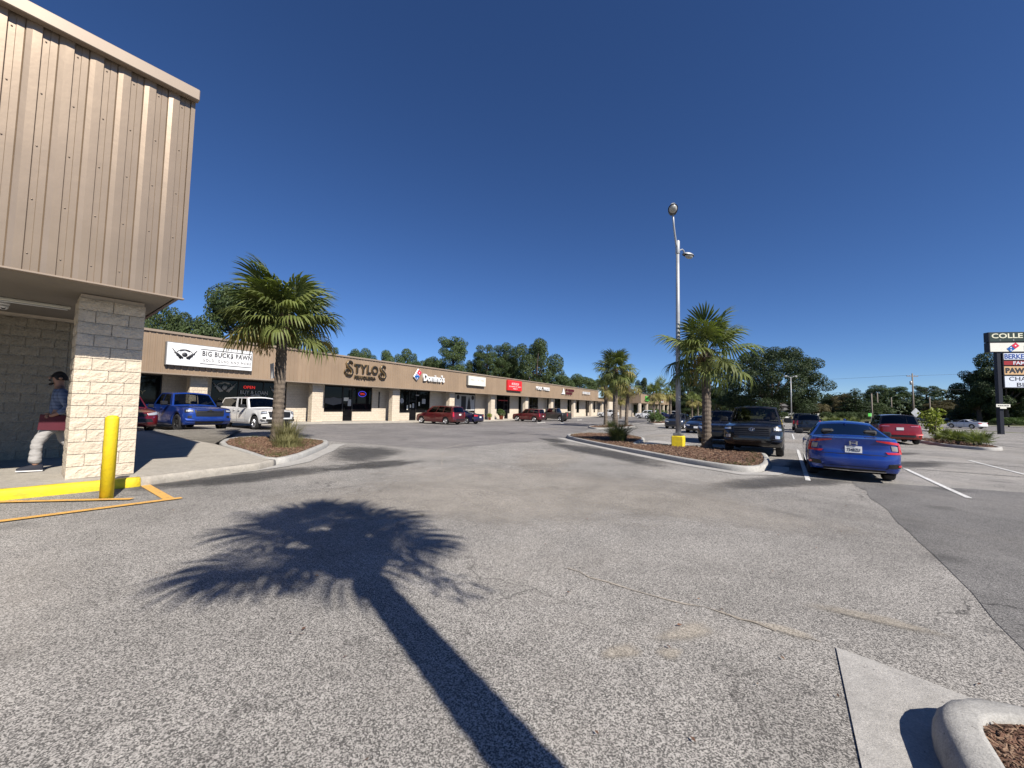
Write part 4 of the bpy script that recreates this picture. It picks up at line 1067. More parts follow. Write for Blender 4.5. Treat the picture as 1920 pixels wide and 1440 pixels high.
def tree_meshes(kind, seed):
    rnd = random.Random(seed); blobs = []; tb = MB()
    if kind == 'oak':      # unit tree, 10 m high, 10 m wide
        tb.tube([(0, 0, -.3), (0, 0, 1.2), (.1, .05, 2.6)], [.5, .36, .3], 9)
        for k in range(26):
            a = k * 2.4 + rnd.uniform(-.3, .3); s = (k + .5) / 26; z = 2.6 + 6.2 * s + rnd.uniform(-.5, .5); rr = 4.1 * math.sqrt(max(.05, 1 - ((z - 4.6) / 5.2) ** 2)) * rnd.uniform(.35, 1.0)
            p = (rr * math.cos(a), rr * math.sin(a), z); r = rnd.uniform(.8, 1.5); blobs.append((*p, r * 1.15, r * 1.15, r * .8))
            if k % 2 == 0: tb.tube([(.1, .05, 2.3), (p[0] * .45, p[1] * .45, 2.6 + (z - 2.6) * .5), p], [.17, .1, .03], 5)
        return tb.mesh('trunk', M['bark']), leaf_crown('crown', blobs, 26000, .125, M['leaf_oak'], seed)
    if kind == 'pine':     # 16 m high, crown in the upper part
        tb.tube([(0, 0, -.4), (.05, 0, 6), (.1, .1, 11), (.15, .1, 15)], [.34, .27, .2, .06], 8)
        for k in range(40):
            a = k * 2.4 + rnd.uniform(-.4, .4); s = (k + .5) / 40; z = 7.0 + 8.6 * s + rnd.uniform(-.4, .4); rr = rnd.uniform(.4, 1) * 3.6 * math.sqrt(max(.06, 1 - ((z - 11.3) / 5.2) ** 2))
            p = (rr * math.cos(a), rr * math.sin(a), z); r = rnd.uniform(.7, 1.3); blobs.append((*p, r * 1.15, r * 1.15, r * .85))
            tb.tube([(.08, 0, z - rr * .45), (p[0] * .6, p[1] * .6, z - .2), p], [.09, .05, .02], 4)
        return tb.mesh('trunk', M['bark']), leaf_crown('crown', blobs, 22000, .13, M['leaf_pine'], seed)
    if kind == 'cedar':    # conical, 10 m
        tb.tube([(0, 0, -.3), (0, 0, 9.6)], [.25, .04], 7)
        for k in range(30):
            s = (k + .5) / 30; z = .8 + 9 * s; rr = 2.9 * (1 - s) ** .8 + .2; a = k * 2.4
            blobs.append((rr * .6 * math.cos(a), rr * .6 * math.sin(a), z, rr * .6 + .25, rr * .6 + .25, .45))
        return tb.mesh('trunk', M['bark']), leaf_crown('crown', blobs, 9000, .16, M['leaf_dark'], seed)
    if kind == 'bush':     # 4 m high, 5 m wide
        tb.tube([(0, 0, -.2), (0, 0, 1.5)], [.12, .06], 6)
        for k in range(16):
            a = k * 2.4; s = (k + .5) / 16; rr = 2.0 * math.sqrt(s); z = .9 + 2.2 * (1 - s * .6) + rnd.uniform(-.3, .3)
            blobs.append((rr * math.cos(a), rr * math.sin(a), z * .9, .8, .8, .8)); 
            if k % 3 == 0: tb.tube([(0, 0, .8), (rr * math.cos(a), rr * math.sin(a), z * .9)], [.05, .02], 4)
        return tb.mesh('trunk', M['bark']), leaf_crown('crown', blobs, 7000, .12, M['leaf_brown'], seed)
TM = {('oak', i): tree_meshes('oak', 60 + i) for i in range(3)}
TM.update({('pine', i): tree_meshes('pine', 70 + i) for i in range(3)}); TM.update({('cedar', 0): tree_meshes('cedar', 80), ('bush', 0): tree_meshes('bush', 81), ('bush', 1): tree_meshes('bush', 82)})
dims = {'oak': (9.6, 9.4), 'pine': (16.3, 8.0), 'cedar': (10, 6), 'bush': (3.7, 5.2)}
def tree(name, kind, var, label, px, top, Y, wpx, group=None, leaf=None):
    x = (px - 960) / 721 * Y; hz = 760 + .02 * (px - 960); H_ = 1.5 + (hz - top) * Y / 721 + .77; W_ = wpx * Y / 721
    o = thing(name, label, 'tree' if kind != 'bush' else 'bush', (x, Y, zg(x, Y)), random.uniform(0, 6.28), group)
    s = (W_ / dims[kind][1], W_ / dims[kind][1], H_ / dims[kind][0])
    link('trunk', TM[(kind, var)][0], o, None, None, s); c = link('crown', TM[(kind, var)][1], o, None, None, s)
    if leaf:
        c.material_slots[0].link = 'OBJECT'; c.material_slots[0].material = leaf
    return o
G1 = 'trees behind the long row of shops'
tree('oak_tree', 'oak', 0, 'leafy dark oak showing just past the near shop fascia corner', 292, 566, 50, 100)
tree('oak_tree', 'oak', 1, 'low oak between the fascia corner and the big oak behind the pawn shop', 352, 596, 56, 74)
tree('oak_tree', 'oak', 2, 'big open oak rising behind the crown of the sidewalk palm', 450, 528, 52, 185)
tree('oak_tree', 'oak', 0, 'oak half hidden behind the sidewalk palm trunk', 520, 590, 54, 96)
for i, (px, top, Y, w_, k, v) in enumerate(((618, 648, 85, 66, 'oak', 1), (672, 650, 88, 60, 'oak', 2), (728, 655, 92, 60, 'oak', 0), (768, 660, 96, 62, 'oak', 1), (806, 666, 100, 54, 'oak', 2), (893, 668, 100, 50, 'oak', 0), (955, 664, 104, 60, 'oak', 2), (1046, 690, 118, 70, 'oak', 1), (1088, 700, 124, 66, 'oak', 2), (1124, 708, 130, 60, 'oak', 0), (1160, 715, 140, 50, 'oak', 1))):
    tree('oak_tree', k, v, 'rounded dark green treetop showing low above the brown roofline', px, top, Y, w_, G1, M['leaf_pine'])
tree('pine_tree', 'pine', 0, 'tall rounded pine with bare trunk standing alone above the roofline', 848, 630, 96, 70)
tree('pine_tree', 'pine', 1, 'pine beside the largest rooftop tree, above the red box sign', 912, 648, 98, 58)
tree('pine_tree', 'pine', 2, 'dense pine touching the largest tree above the roofline', 945, 646, 100, 56)
tree('oak_tree', 'oak', 0, 'largest rounded tree rising above the middle of the roofline', 1003, 630, 96, 92, None, M['leaf_pine'])
G2 = 'dark trees beyond the far palms'
for i, (px, top, Y, w_) in enumerate(((1206, 706, 160, 30), (1190, 742, 150, 50), (1262, 738, 150, 60), (1290, 702, 135, 70), (1322, 716, 140, 70), (1345, 724, 140, 60), (1300, 745, 130, 70), (1375, 735, 135, 60), (1240, 748, 150, 60))):
    tree('oak_tree', 'oak', i % 3, 'dark shaded tree in the mass beyond the far palms', px, top, Y, w_, G2, M['leaf_dark'])
# the great live oak
def live_oak():
    Y = 92; x = (1446 - 960) / 721 * Y; o = thing('live_oak', 'huge broad dark oak standing alone behind the black pickup', 'tree', (x, Y, zg(x, Y)))
    rnd = random.Random(5); blobs = []; tb = MB(); tb.tube([(0, 0, -.4), (0, 0, 2), (.2, .1, 4.2)], [1.0, .75, .6], 10)
    for k in range(85):
        a = k * 2.4 + rnd.uniform(-.3, .3); s = (k + .5) / 85; z = 2.6 + 13.6 * s + rnd.uniform(-.6, .6)
        prof = math.sqrt(max(.03, 1 - ((z - 8.2) / 8.9) ** 2)); rr = 10.4 * prof * (rnd.uniform(.3, 1.0) ** .6); r = rnd.uniform(1.2, 2.1)
        p = (rr * math.cos(a), rr * math.sin(a), z); blobs.append((*p, r * 1.2, r * 1.2, r * .85))
        if k % 4 == 0: tb.tube([(.1, .05, 3.2), (p[0] * .45, p[1] * .45, 3.5 + (z - 3.5) * .55), p], [.35, .2, .05], 6)
    tb.build('trunk', M['bark'], o, fix=False); link('crown', leaf_crown('crown', blobs, 75000, .17, M['leaf_dark'], 9), o)
live_oak()
G3 = 'shrubs and small trees along the road'
for i, (nm, k, v, lab, px, top, Y, w_, leaf) in enumerate((
    ('small_tree', 'oak', 1, 'small dark tree hiding the end of the white house', 1500, 740, 112, 50, M['leaf_dark']),
    ('small_tree', 'pine', 0, 'thin wispy tree just right of the white house', 1524, 742, 118, 22, M['leaf_dark']),
    ('bush', 'bush', 0, 'brownish bush between the white house and the round hedge tree', 1540, 755, 105, 46, M['leaf_brown']),
    ('small_tree', 'oak', 2, 'round dark tree behind the blue sedan, left of the cedar', 1562, 741, 115, 50, M['leaf_dark']),
    ('small_tree', 'oak', 0, 'brown-green small tree against the cedar', 1583, 736, 110, 44, M['leaf_brown']),
    ('cedar_tree', 'cedar', 0, 'pointed dark cedar above the red SUV and blue sedan', 1604, 728, 100, 62, M['leaf_dark']),
    ('bush', 'bush', 1, 'olive bush beside the pale roadside poles', 1638, 752, 110, 60, M['leaf_oak']),
    ('pine_tree', 'pine', 1, 'flat-topped pine behind the pale roadside poles', 1643, 722, 140, 44, None),
    ('pine_tree', 'pine', 2, 'broad pine left of the utility pole', 1680, 726, 145, 60, None),
    ('pine_tree', 'pine', 0, 'rounded pine just right of the utility pole', 1738, 722, 140, 48, None),
    ('bush', 'oak', 1, 'wide brownish tree low beyond the white sedan', 1772, 750, 118, 90, M['leaf_brown']),
    ('small_tree', 'oak', 2, 'low green tree behind the utility pole base', 1700, 750, 135, 60, M['leaf_oak']),
    ('oak_tree', 'oak', 0, 'dense black-green tree left of the tall roadside sign', 1836, 690, 92, 84, M['leaf_dark']),
    ('oak_tree', 'oak', 1, 'dense black-green tree right behind the tall roadside sign', 1886, 664, 88, 110, M['leaf_dark']),
    ('oak_tree', 'oak', 2, 'dense black-green tree at the edge beyond the tall roadside sign', 1950, 655, 86, 120, M['leaf_dark']))):
    tree(nm, k, v, lab, px, top, Y, w_, None, leaf)
for i, (px, Y, w_) in enumerate(((1550, 96, 30), (1572, 96, 26), (1592, 94, 28), (1612, 94, 30), (1500, 100, 34), (1465, 104, 30), (1645, 98, 30))):
    tree('hedge_bush', 'bush', i % 2, 'low clipped green bush along the far edge of the car park', px, 771, Y, w_, 'low bushes along the far car park edge', M['leaf_oak'])
for i, (px, Y, w_) in enumerate(((1890, 74, 50), (1935, 73, 50))):
    tree('hedge_bush', 'bush', i % 2, 'light green hedge behind the pole of the tall roadside sign', px, 781, Y, w_, 'hedge behind the tall roadside sign', M['shrub'])

def fan_shrub(name, label, x, y, n, sc_, seed, m=None, group=None):
    rnd = random.Random(seed); o = thing(name, label, 'shrub', (x, y, zg(x, y) + .12), rnd.uniform(0, 6), group)
    b = MB(); b.lathe([(.09, 0), (.1, .12), (.05, .25), (.0001, .27)], 8); b.build('stem', M['bark_palm'], o, fix=False)
    for k in range(n):
        el = 78 - 68 * (k / n) + rnd.uniform(-6, 6); f = link('frond', rnd.choice(FRL['up'] + FRL['mid']), o)
        f.matrix_local = Matrix.Translation((0, 0, .15)) @ Matrix.Rotation(k * 2.4, 4, 'Z') @ Matrix.Rotation(-rad(el), 4, 'Y') @ Matrix.Scale(sc_ * rnd.uniform(.8, 1.1), 4)
    return o
for i, (a, c, s_) in enumerate(((-.9, 1.8, .5), (.5, 1.5, .55), (.3, 2.3, .58), (2.0, 1.3, .55), (3.0, 2.2, .55), (4.6, 1.9, .5))):
    p = S5 + E2 * a + R2 * c
    fan_shrub('dwarf_palmetto', 'low spiky dwarf palmetto in the island beside the red SUV', p.x, p.y, 15, s_, 90 + i, group='dwarf palmettos beside the red SUV')
for i, (px, Y) in enumerate(((1552, 62), (1565, 66), (1590, 63), (1603, 67))):
    fan_shrub('dwarf_palmetto', 'low green dwarf palmetto in the island behind the blue sedan roof', (px - 960) / 721 * Y, Y, 14, 1.0, 110 + i, group='dwarf palmettos behind the blue sedan')
p = S5 + E2 * 4.6 + R2 * 1.5
o = thing('leafy_shrub', 'upright yellow-green leafy shrub above the dwarf palmettos', 'shrub', (p.x, p.y, zg(p.x, p.y) + .12))
b = MB(); rs = random.Random(4)
for k in range(7): b.tube([(0, 0, 0), (rs.uniform(-.4, .4), rs.uniform(-.4, .4), rs.uniform(1.2, 1.9))], [.025, .01], 4)
b.build('stem', M['bark'], o, fix=False)
link('crown', leaf_crown('crown', [(rs.uniform(-.3, .3), rs.uniform(-.3, .3), .7 + k * .2, .42, .42, .3) for k in range(7)], 420, .13, M['shrub_y'], 4), o)
for i, (x, y) in enumerate(((20.6, 55.8), (22.4, 58.2))):
    o = thing('leafy_shrub', 'olive leafy shrub at the foot of the three yellowish palms', 'shrub', (x, y, zg(x, y) + .12), 0, 'shrubs under the three yellowish palms')
    b = MB(); b.tube([(0, 0, 0), (0, 0, .8)], .04, 5); b.build('stem', M['bark'], o, fix=False)
    link('crown', leaf_crown('crown', [(rs.uniform(-.6, .6), rs.uniform(-.6, .6), .5 + .15 * k, .6, .6, .4) for k in range(6)], 600, .12, M['shrub'], 4 + i), o)
for i, (t, m_) in enumerate(((84, 10.2), (87, 10.0), (90, 10.4), (94, 10.2), (98, 10.0))):
    x, y = lf(t, m_); o = thing('leafy_shrub', 'dark shrub planted in front of the far shop wing pillars', 'shrub', (x, y, zg(x, y)), 0, 'shrubs before far shop wing')
    b = MB(); b.tube([(0, 0, 0), (0, 0, .9)], .05, 5); b.build('stem', M['bark'], o, fix=False)
    link('crown', leaf_crown('crown', [(rs.uniform(-.8, .8), rs.uniform(-.8, .8), .6 + .2 * k, .8, .8, .5) for k in range(6)], 600, .16, M['shrub'], 14 + i), o)

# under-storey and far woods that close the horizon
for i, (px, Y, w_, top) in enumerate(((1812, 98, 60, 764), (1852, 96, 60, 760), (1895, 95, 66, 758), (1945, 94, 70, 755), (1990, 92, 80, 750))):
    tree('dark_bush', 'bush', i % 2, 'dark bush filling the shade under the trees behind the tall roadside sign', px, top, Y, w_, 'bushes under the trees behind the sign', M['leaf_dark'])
def woods():
    rnd = random.Random(12); blobs = []
    for k in range(150):
        s = k / 149; ang = rad(-62 + 124 * s); D = 185 + rnd.uniform(-12, 12); h = rnd.uniform(5, 10)
        blobs.append((D * math.sin(ang), D * math.cos(ang), h * .5 - .8, rnd.uniform(4, 7), rnd.uniform(3, 5), h * .55))
    tag(link('far_woods', leaf_crown('far_woods', blobs, 60000, .55, M['leaf_dark'], 5)), kind='stuff')
woods()

# ================================================================ VEHICLES
def itp(pts, u):
    if u <= pts[0][0]: return pts[0][1]
    for (a, za), (b_, zb_) in zip(pts, pts[1:]):
        if u <= b_: return za + (zb_ - za) * (u - a) / max(1e-6, b_ - a)
    return pts[-1][1]
LV = [0, .10, .26, .46, .66, .85, 1.0]; LI = [.065, .022, .004, 0, .008, .032, .075]
WHEELS = {}
def wheel_mesh(wr, hw, rim, spokes):
    key = (wr, hw, rim, spokes)
    if key in WHEELS: return WHEELS[key]
    b = MB(); b.lathe([(wr * .62, -hw * .85), (wr * .88, -hw), (wr * .975, -hw * .82), (wr, -hw * .45), (wr, hw * .45), (wr * .975, hw * .82), (wr * .88, hw), (wr * .62, hw * .85)], 28, 'y', close=True)
    ty = b.fix('wheel', M['rubber']); r = MB(); rr = wr * .66
    r.lathe([(rr, hw * .55), (rr, hw * .9), (rr * .93, hw * .92), (rr * .90, hw * .45), (rr * .88, -hw * .6)], 26, 'y')
    for k in range(spokes):
        a = 2 * math.pi * k / spokes; mt = Matrix.Rotation(a, 4, 'Y')
        P = [(.02, -.04), (rr * .9, -.025), (rr * .9, .025), (.02, .04)]
        q0 = [r.vert(mt @ Vector((x, hw * (.80 if i in (0, 3) else .74), z))) for i, (x, z) in enumerate(P)]; q1 = [r.vert(mt @ Vector((x, hw * .5, z * 1.4))) for x, z in P]
        r.face(q0); [r.face((q0[i], q0[(i + 1) % 4], q1[(i + 1) % 4], q1[i])) for i in range(4)]
    r.lathe([(.0001, hw * .9), (.045, hw * .88), (.055, hw * .7)], 14, 'y')
    rm = r.fix('rim', rim)
    d = MB(); d.lathe([(.0001, hw * .3), (rr * .9, hw * .3)], 20, 'y'); dm = d.fix('brake_disc', M['black'])
    WHEELS[key] = (ty, rm, dm); return WHEELS[key]

class Car:
    def __init__(s, name, label, cat, S, P, x, y, head, group=None, ref='center'):
        s.S = S; s.P = P; L, W = S['L'], S['W']; s.L = L; s.W = W; s.zb = S.get('gc', .18)
        s.o = thing(name, label, cat, (0, 0, 0), 0, group)
        h = Vector((head[0], head[1], 0)).normalized(); rt = Vector((h.y, -h.x, 0)); c = Vector((x, y, 0))
        if ref == 'front': c = c - h * L / 2
        if ref == 'rear': c = c + h * L / 2
        f = L * .3; g = lambda q: zg(q.x, q.y)
        fz = Vector((h.x, h.y, (g(c + h * f) - g(c - h * f)) / (2 * f))).normalized()
        lz_ = Vector((-rt.x, -rt.y, (g(c - rt * .8) - g(c + rt * .8)) / 1.6)).normalized()
        up = fz.cross(lz_).normalized(); lz_ = up.cross(fz)
        z = (g(c + h * f) + g(c - h * f)) / 2 + .012
        s.o.matrix_world = Matrix(((fz.x, lz_.x, up.x, c.x), (fz.y, lz_.y, up.y, c.y), (fz.z, lz_.z, up.z, z), (0, 0, 0, 1)))
        s.uF, s.uR = S.get('uF', .30), S.get('uR', .26)
        s.BF = S.get('BF', [.10, .02, 0, .02, .04, .08, .16]); s.BR = S.get('BR', [.12, .03, .0, .03, .05, .07, .10])
        s.body(); s.green(); s.wheels()
    def X(s, u): return s.L / 2 - u
    def wid(s, u):
        L = s.L; return s.W / 2 * (1 - .07 * max(0, (1.0 - u) / 1.0) ** 2 - .055 * max(0, (u - (L - 1.0)) / 1.0) ** 2)
    def zt(s, u): return itp(s.S['top'], u)
    def part(s, mb, name, m, parent=None, fix=True): return mb.build(name, m, parent or s.o, fix)
    def levels(s, u):
        zt = s.zt(u); zb = s.zb + (.10 * max(0, (.7 - u) / .7) + .12 * max(0, (u - (s.L - .7)) / .7)); zs = []
        for k, f in enumerate(LV):
            z = zb + f * (zt - zb)
            for uw in (s.S['fax'], s.S['fax'] + s.S['wb']):
                Ra = s.S['wr'] + s.S.get('gap', .055); d = u - uw
                if abs(d) < Ra:
                    za = s.S['wr'] + math.sqrt(Ra * Ra - d * d)
                    z = max(z, min(za + .028 * k, zt - .02 * (6 - k)))
            if zs: z = max(z, zs[-1] + .004)
            zs.append(z)
        return zs
    def body(s):
        S, L = s.S, s.L; st = set()
        n = int(L / .2)
        for i in range(n + 1): st.add(round(s.uF + (L - s.uF - s.uR) * i / n, 4))
        for uw in (S['fax'], S['fax'] + S['wb']):
            Ra = S['wr'] + S.get('gap', .055)
            for q in (-1.003, -.998, -.97, -.9, -.78, -.6, -.4, -.2, 0, .2, .4, .6, .78, .9, .97, .998, 1.003): st.add(round(uw + Ra * q, 4))
        for a, c in S['doors']:
            for e in (a, c): st.add(round(e - .007, 4)); st.add(round(e + .007, 4))
        for e in (S['xA'], S['xD']): st.add(round(e, 4))
        st = sorted(x for x in st if s.uF <= x <= L - s.uR); s2 = [st[0]]
        for x in st[1:]:
            if x - s2[-1] > .0025: s2.append(x)
        st = s2; body = MB(); seal = MB(); clad = MB(); doors = {(i, sd): MB() for i in range(len(S['doors'])) for sd in (1, -1)}
        lev = [s.levels(u) for u in st]
        for sd in (1, -1):
            for i in range(len(st) - 1):
                um = (st[i] + st[i + 1]) / 2; w0, w1 = s.wid(st[i]), s.wid(st[i + 1])
                for k in range(6):
                    tgt = body
                    for di, (a, c) in enumerate(S['doors']):
                        if k >= 1:
                            if abs(um - a) < .007 or abs(um - c) < .007: tgt = seal
                            elif a < um < c: tgt = doors[(di, sd)]
                    if k == 0 and S.get('clad'): tgt = clad
                    for uw in (S['fax'], S['fax'] + S['wb']):
                        if S.get('flare') and k in (0, 1) and abs(um - uw) < S['wr'] + .06: tgt = clad
                    q = [(s.X(st[i]), sd * (w0 - LI[k]), lev[i][k]), (s.X(st[i + 1]), sd * (w1 - LI[k]), lev[i + 1][k]), (s.X(st[i + 1]), sd * (w1 - LI[k + 1]), lev[i + 1][k + 1]), (s.X(st[i]), sd * (w0 - LI[k + 1]), lev[i][k + 1])]
                    tgt.quad(*q, smooth=True)
        V = [-1, -.93, -.8, -.6, -.4, -.2, 0, .2, .4, .6, .8, .93, 1]; s.V = V; cr = S.get('crown', .05)
        top = MB(); inner = MB(); deck = MB()
        def row(u, c=1.0): return [(s.X(u), v * (s.wid(u) - LI[6]), s.zt(u) + c * cr * (1 - v * v)) for v in V]
        hs = [u for u in st if u <= S['xA'] + 1e-4]; top.grid([row(u, min(1, .35 + .65 * (u - s.uF) / .5)) for u in hs])
        ds = [u for u in st if u >= S['xD'] - 1e-4]
        if S['kind'] == 'pickup':
            for sd in (1, -1):   # bed rails
                deck.grid([[(s.X(u), sd * (s.wid(u) - LI[6]), s.zt(u)), (s.X(u), sd * (s.wid(u) - .13), s.zt(u) + .005), (s.X(u), sd * (s.wid(u) - .14), s.zt(u) - .05)] for u in ds])
                inner.grid([[(s.X(u), sd * (s.wid(u) - .14), s.zt(u) - .05), (s.X(u), sd * (s.wid(u) - .16), s.zt(u) - .5), (s.X(u), 0, s.zt(u) - .5)] for u in ds])
        elif len(ds) > 1: deck.grid([row(u, .4) for u in ds])
        # end caps
        for end in ('F', 'R'):
            ue = s.uF if end == 'F' else L - s.uR; le = s.levels(ue); rows = []
            for k in range(7):
                r = []
                for v in V:
                    u = s.capu(end, v, k); zt_ = s.zt(u) if k == 6 else None
                    z = le[k] if abs(v) > .999 else le[0] + LV[k] * (s.zt(u) - le[0])
                    if k == 6: z += .4 * (cr if end == 'F' else .4 * cr) * (1 - v * v)
                    r.append((s.X(u), v * (s.wid(ue) - LI[k]), z))
                rows.append(r)
            body.grid(rows)
            if end == 'F': top.grid([rows[6], row(ue, .35)])
            elif S['kind'] == 'pickup':
                deck.grid([rows[6], [(s.X(ue + .02), p[1], s.zt(ue)) for p in rows[6]]]); inner.quad((s.X(ue), -.7, s.zt(ue)), (s.X(ue), .7, s.zt(ue)), (s.X(ue), .7, s.zt(ue) - .5), (s.X(ue), -.7, s.zt(ue) - .5))
            else: deck.grid([rows[6], row(ue, .4)])
        for i in range(len(st) - 1):
            w0, w1 = s.wid(st[i]) - .08, s.wid(st[i + 1]) - .08
            inner.quad((s.X(st[i]), w0, s.zb + .03), (s.X(st[i + 1]), w1, s.zb + .03), (s.X(st[i + 1]), -w1, s.zb + .03), (s.X(st[i]), -w0, s.zb + .03))
        s.bo = s.part(body, 'body', s.P); s.part(top, 'hood', s.P)
        if deck.f: s.part(deck, 'trunk_lid' if S['kind'] == 'sedan' else 'bed_rail' if S['kind'] == 'pickup' else 'tail_panel', s.P)
        s.part(seal, 'door_seal', M['black']); s.part(inner, 'underbody', M['black'])
        if clad.f: s.part(clad, 'cladding', M['black'])
        s.dobj = {}
        for (di, sd), mb in doors.items():
            if not mb.f: continue
            d = s.part(mb, 'door', s.P); a, c = S['doors'][di]; hz = s.zt((a + c) / 2) - .12; hu = c - .2
            hb = MB(); y0 = s.wid(hu) - .01; hb.bbox(s.X(hu) - .09, s.X(hu) + .09, y0, y0 + .035, hz - .018, hz + .018, .008)
            if sd < 0: hb.v = [(x, -y_, z) for x, y_, z in hb.v]
            s.part(hb, 'handle', S.get('handle', s.P), d)
    def capu(s, end, v, k=None, bulge=None):
        a = abs(v); ue = s.uF if end == 'F' else s.uR; B = bulge if bulge is not None else (s.BF if end == 'F' else s.BR)[k]
        u = ue * (.22 * a * a + .78 * a ** 7) + B * (1 - a ** 7)
        return u if end == 'F' else s.L - u
    def surf(s, end, y, z, off=0):
        ue = s.uF if end == 'F' else s.L - s.uR; le = s.levels(ue); f = min(1, max(0, (z - le[0]) / max(.01, s.zt(ue) - le[0])))
        pts = list(zip(LV, s.BF if end == 'F' else s.BR)); B = itp(pts, f); ins = itp(list(zip(LV, LI)), f)
        w = s.wid(ue) - ins; v = max(-1, min(1, y / w)); u = s.capu(end, v, bulge=B)
        yy = y
        if abs(y) > w:      # wrap on to the flank
            ex = abs(y) - w; u += ex if end == 'F' else -ex; yy = math.copysign(w, y)
        # outward direction in plan
        dv = .02; v0, v1 = max(-1, v - dv), min(1, v + dv); du = s.capu(end, v1, bulge=B) - s.capu(end, v0, bulge=B)
        t = Vector((-du, (v1 - v0) * w)); nrm = Vector((t.y, -t.x)).normalized()
        if abs(y) > w: nrm = Vector((0, math.copysign(1, y)))
        elif end == 'R': nrm = -nrm if nrm.x > 0 else nrm
        elif nrm.x < 0: nrm = -nrm
        return (s.X(u) + nrm.x * off, yy + nrm.y * off, z)
    def patch(s, name, end, top, bot, m, off=.012, rows=2, parent=None, mirror=False, sub=3):
        out = []
        for sd in ((1, -1) if mirror else (1,)):
            def dens(l):
                o_ = []
                for a, c in zip(l, l[1:]):
                    for k in range(sub): o_.append((a[0] + (c[0] - a[0]) * k / sub, a[1] + (c[1] - a[1]) * k / sub))
                return o_ + [l[-1]]
            T, B = dens(top), dens(bot); b = MB()
            P = [[s.surf(end, sd * (t[0] + (q[0] - t[0]) * r / rows), t[1] + (q[1] - t[1]) * r / rows, off) for t, q in zip(T, B)] for r in range(rows + 1)]
            Q = [[s.surf(end, sd * (t[0] + (q[0] - t[0]) * r / rows), t[1] + (q[1] - t[1]) * r / rows, -.03) for t, q in zip(T, B)] for r in range(rows + 1)]
            b.grid(P, smooth=False)
            e0 = P[0] + [r[-1] for r in P[1:]] + P[-1][::-1][1:] + [r[0] for r in P[::-1][1:-1]]; e1 = Q[0] + [r[-1] for r in Q[1:]] + Q[-1][::-1][1:] + [r[0] for r in Q[::-1][1:-1]]
            for i in range(len(e0)): j = (i + 1) % len(e0); b.quad(e0[i], e0[j], e1[j], e1[i])
            out.append(s.part(b, name, m, parent))
        return out
    def green(s):
        S = s.S; xA, xB, xC, xD, zB, zC = S['xA'], S['xB'], S['xC'], S['xD'], S['zB'], S['zC']; V = s.V
        wb_ = lambda u: s.wid(u) - LI[6]; wr_ = s.W / 2 * S.get('rw', .70); ca = S.get('ca', .20); cb = S.get('cb', .14)
        zA = s.zt(xA); zD = s.zt(xD); rcr = .055
        def EA(t): u = xA + (xB - xA) * t + ca * (1 - .55 * t); return Vector((s.X(u), wb_(u) + (wr_ - wb_(u)) * t, s.zt(u) * (1 - t) + (zB) * t))
        def ED(t): u = xD + (xC - xD) * t - cb * (1 - .55 * t); return Vector((s.X(u), wb_(u) + (wr_ - wb_(u)) * t, s.zt(u) * (1 - t) + (zC) * t))
        def ws(t, v, end):   # windshield / backlight surface
            e = EA(t) if end == 'F' else ED(t); a = abs(v); cc = (ca if end == 'F' else cb) * (1 - .55 * t) * (1 - a ** 2.2) * (1 if end == 'F' else -1)
            return Vector((e.x + cc, e.y * v, e.z + (rcr * t + s.S.get('crown', .05) * (1 - t)) * (1 - v * v)))
        G = M['car_glass']; GD = M['dark_glass'] if S.get('privacy') else G
        frame = MB(); V2 = [-1, -.92, -.7, -.45, -.2, 0, .2, .45, .7, .92, 1]; T = [0, .06, .3, .6, .9, 1]
        for end, nm, gm in (('F', 'windshield', G), ('R', 'rear_window', GD)):
            gl = MB()
            for i in range(5):
                for j in range(10):
                    q = [ws(T[i], V2[j], end), ws(T[i], V2[j + 1], end), ws(T[i + 1], V2[j + 1], end), ws(T[i + 1], V2[j], end)]
                    glass = 0 < j < 9 and (0 < i < 4)
                    (gl if glass else frame).quad(*q, smooth=True)
            s.part(gl, nm, gm)
            cw = MB(); u_ = xA if end == 'F' else xD
            cw.grid([[(s.X(u_), v * wb_(u_), s.zt(u_) + S.get('crown', .05) * (1 if end == 'F' else .4) * (1 - v * v)) for v in V2], [tuple(ws(0, v, end)) for v in V2]])
            s.part(cw, 'cowl', M['black'] if end == 'F' else s.P)
        rows = []
        for k in range(9):
            p = k / 8; r = []
            for v in V2:
                a, d = ws(1, v, 'F'), ws(1, v, 'R'); q = a.lerp(d, p); q.z += S.get('arch', .03) * math.sin(math.pi * p) ; r.append(q)
            rows.append(r)
        roof = MB(); roof.grid(rows); s.roof = s.part(roof, 'roof', S.get('roofm', s.P))
        pc = sorted({0, 1} | {round(e, 4) for a, c in S['wins'] for e in (a, c)}); pc2 = []
        for a, c in zip(pc, pc[1:]):
            n = max(1, int((c - a) / .12)); pc2 += [a + (c - a) * i / n for i in range(n)]
        pc2.append(1.0); tc = [0, .07, .35, .65, .90, 1]
        def side(p, t): q = EA(t).lerp(ED(t), p); q.z += S.get('arch', .03) * math.sin(math.pi * p) * t; q.y += .02 * math.sin(math.pi * t); return q
        def side_belt(p, t):
            q = side(p, t)
            if t == 0: u = s.L / 2 - q.x; q.z = s.zt(u); q.y = wb_(u)
            return q
        for sd in (1, -1):
            wm = {}
            for i in range(len(pc2) - 1):
                pm = (pc2[i] + pc2[i + 1]) / 2; wi = next((j for j, (a, c) in enumerate(S['wins']) if a < pm < c), None)
                for k in range(5):
                    q = [side_belt(pc2[i], tc[k]), side_belt(pc2[i + 1], tc[k]), side_belt(pc2[i + 1], tc[k + 1]), side_belt(pc2[i], tc[k + 1])]
                    q = [Vector((c.x, c.y * sd, c.z)) for c in q]
                    if wi is not None and 0 < k < 4: wm.setdefault(wi, MB()).quad(*q, smooth=True)
                    else: frame.quad(*q, smooth=True)
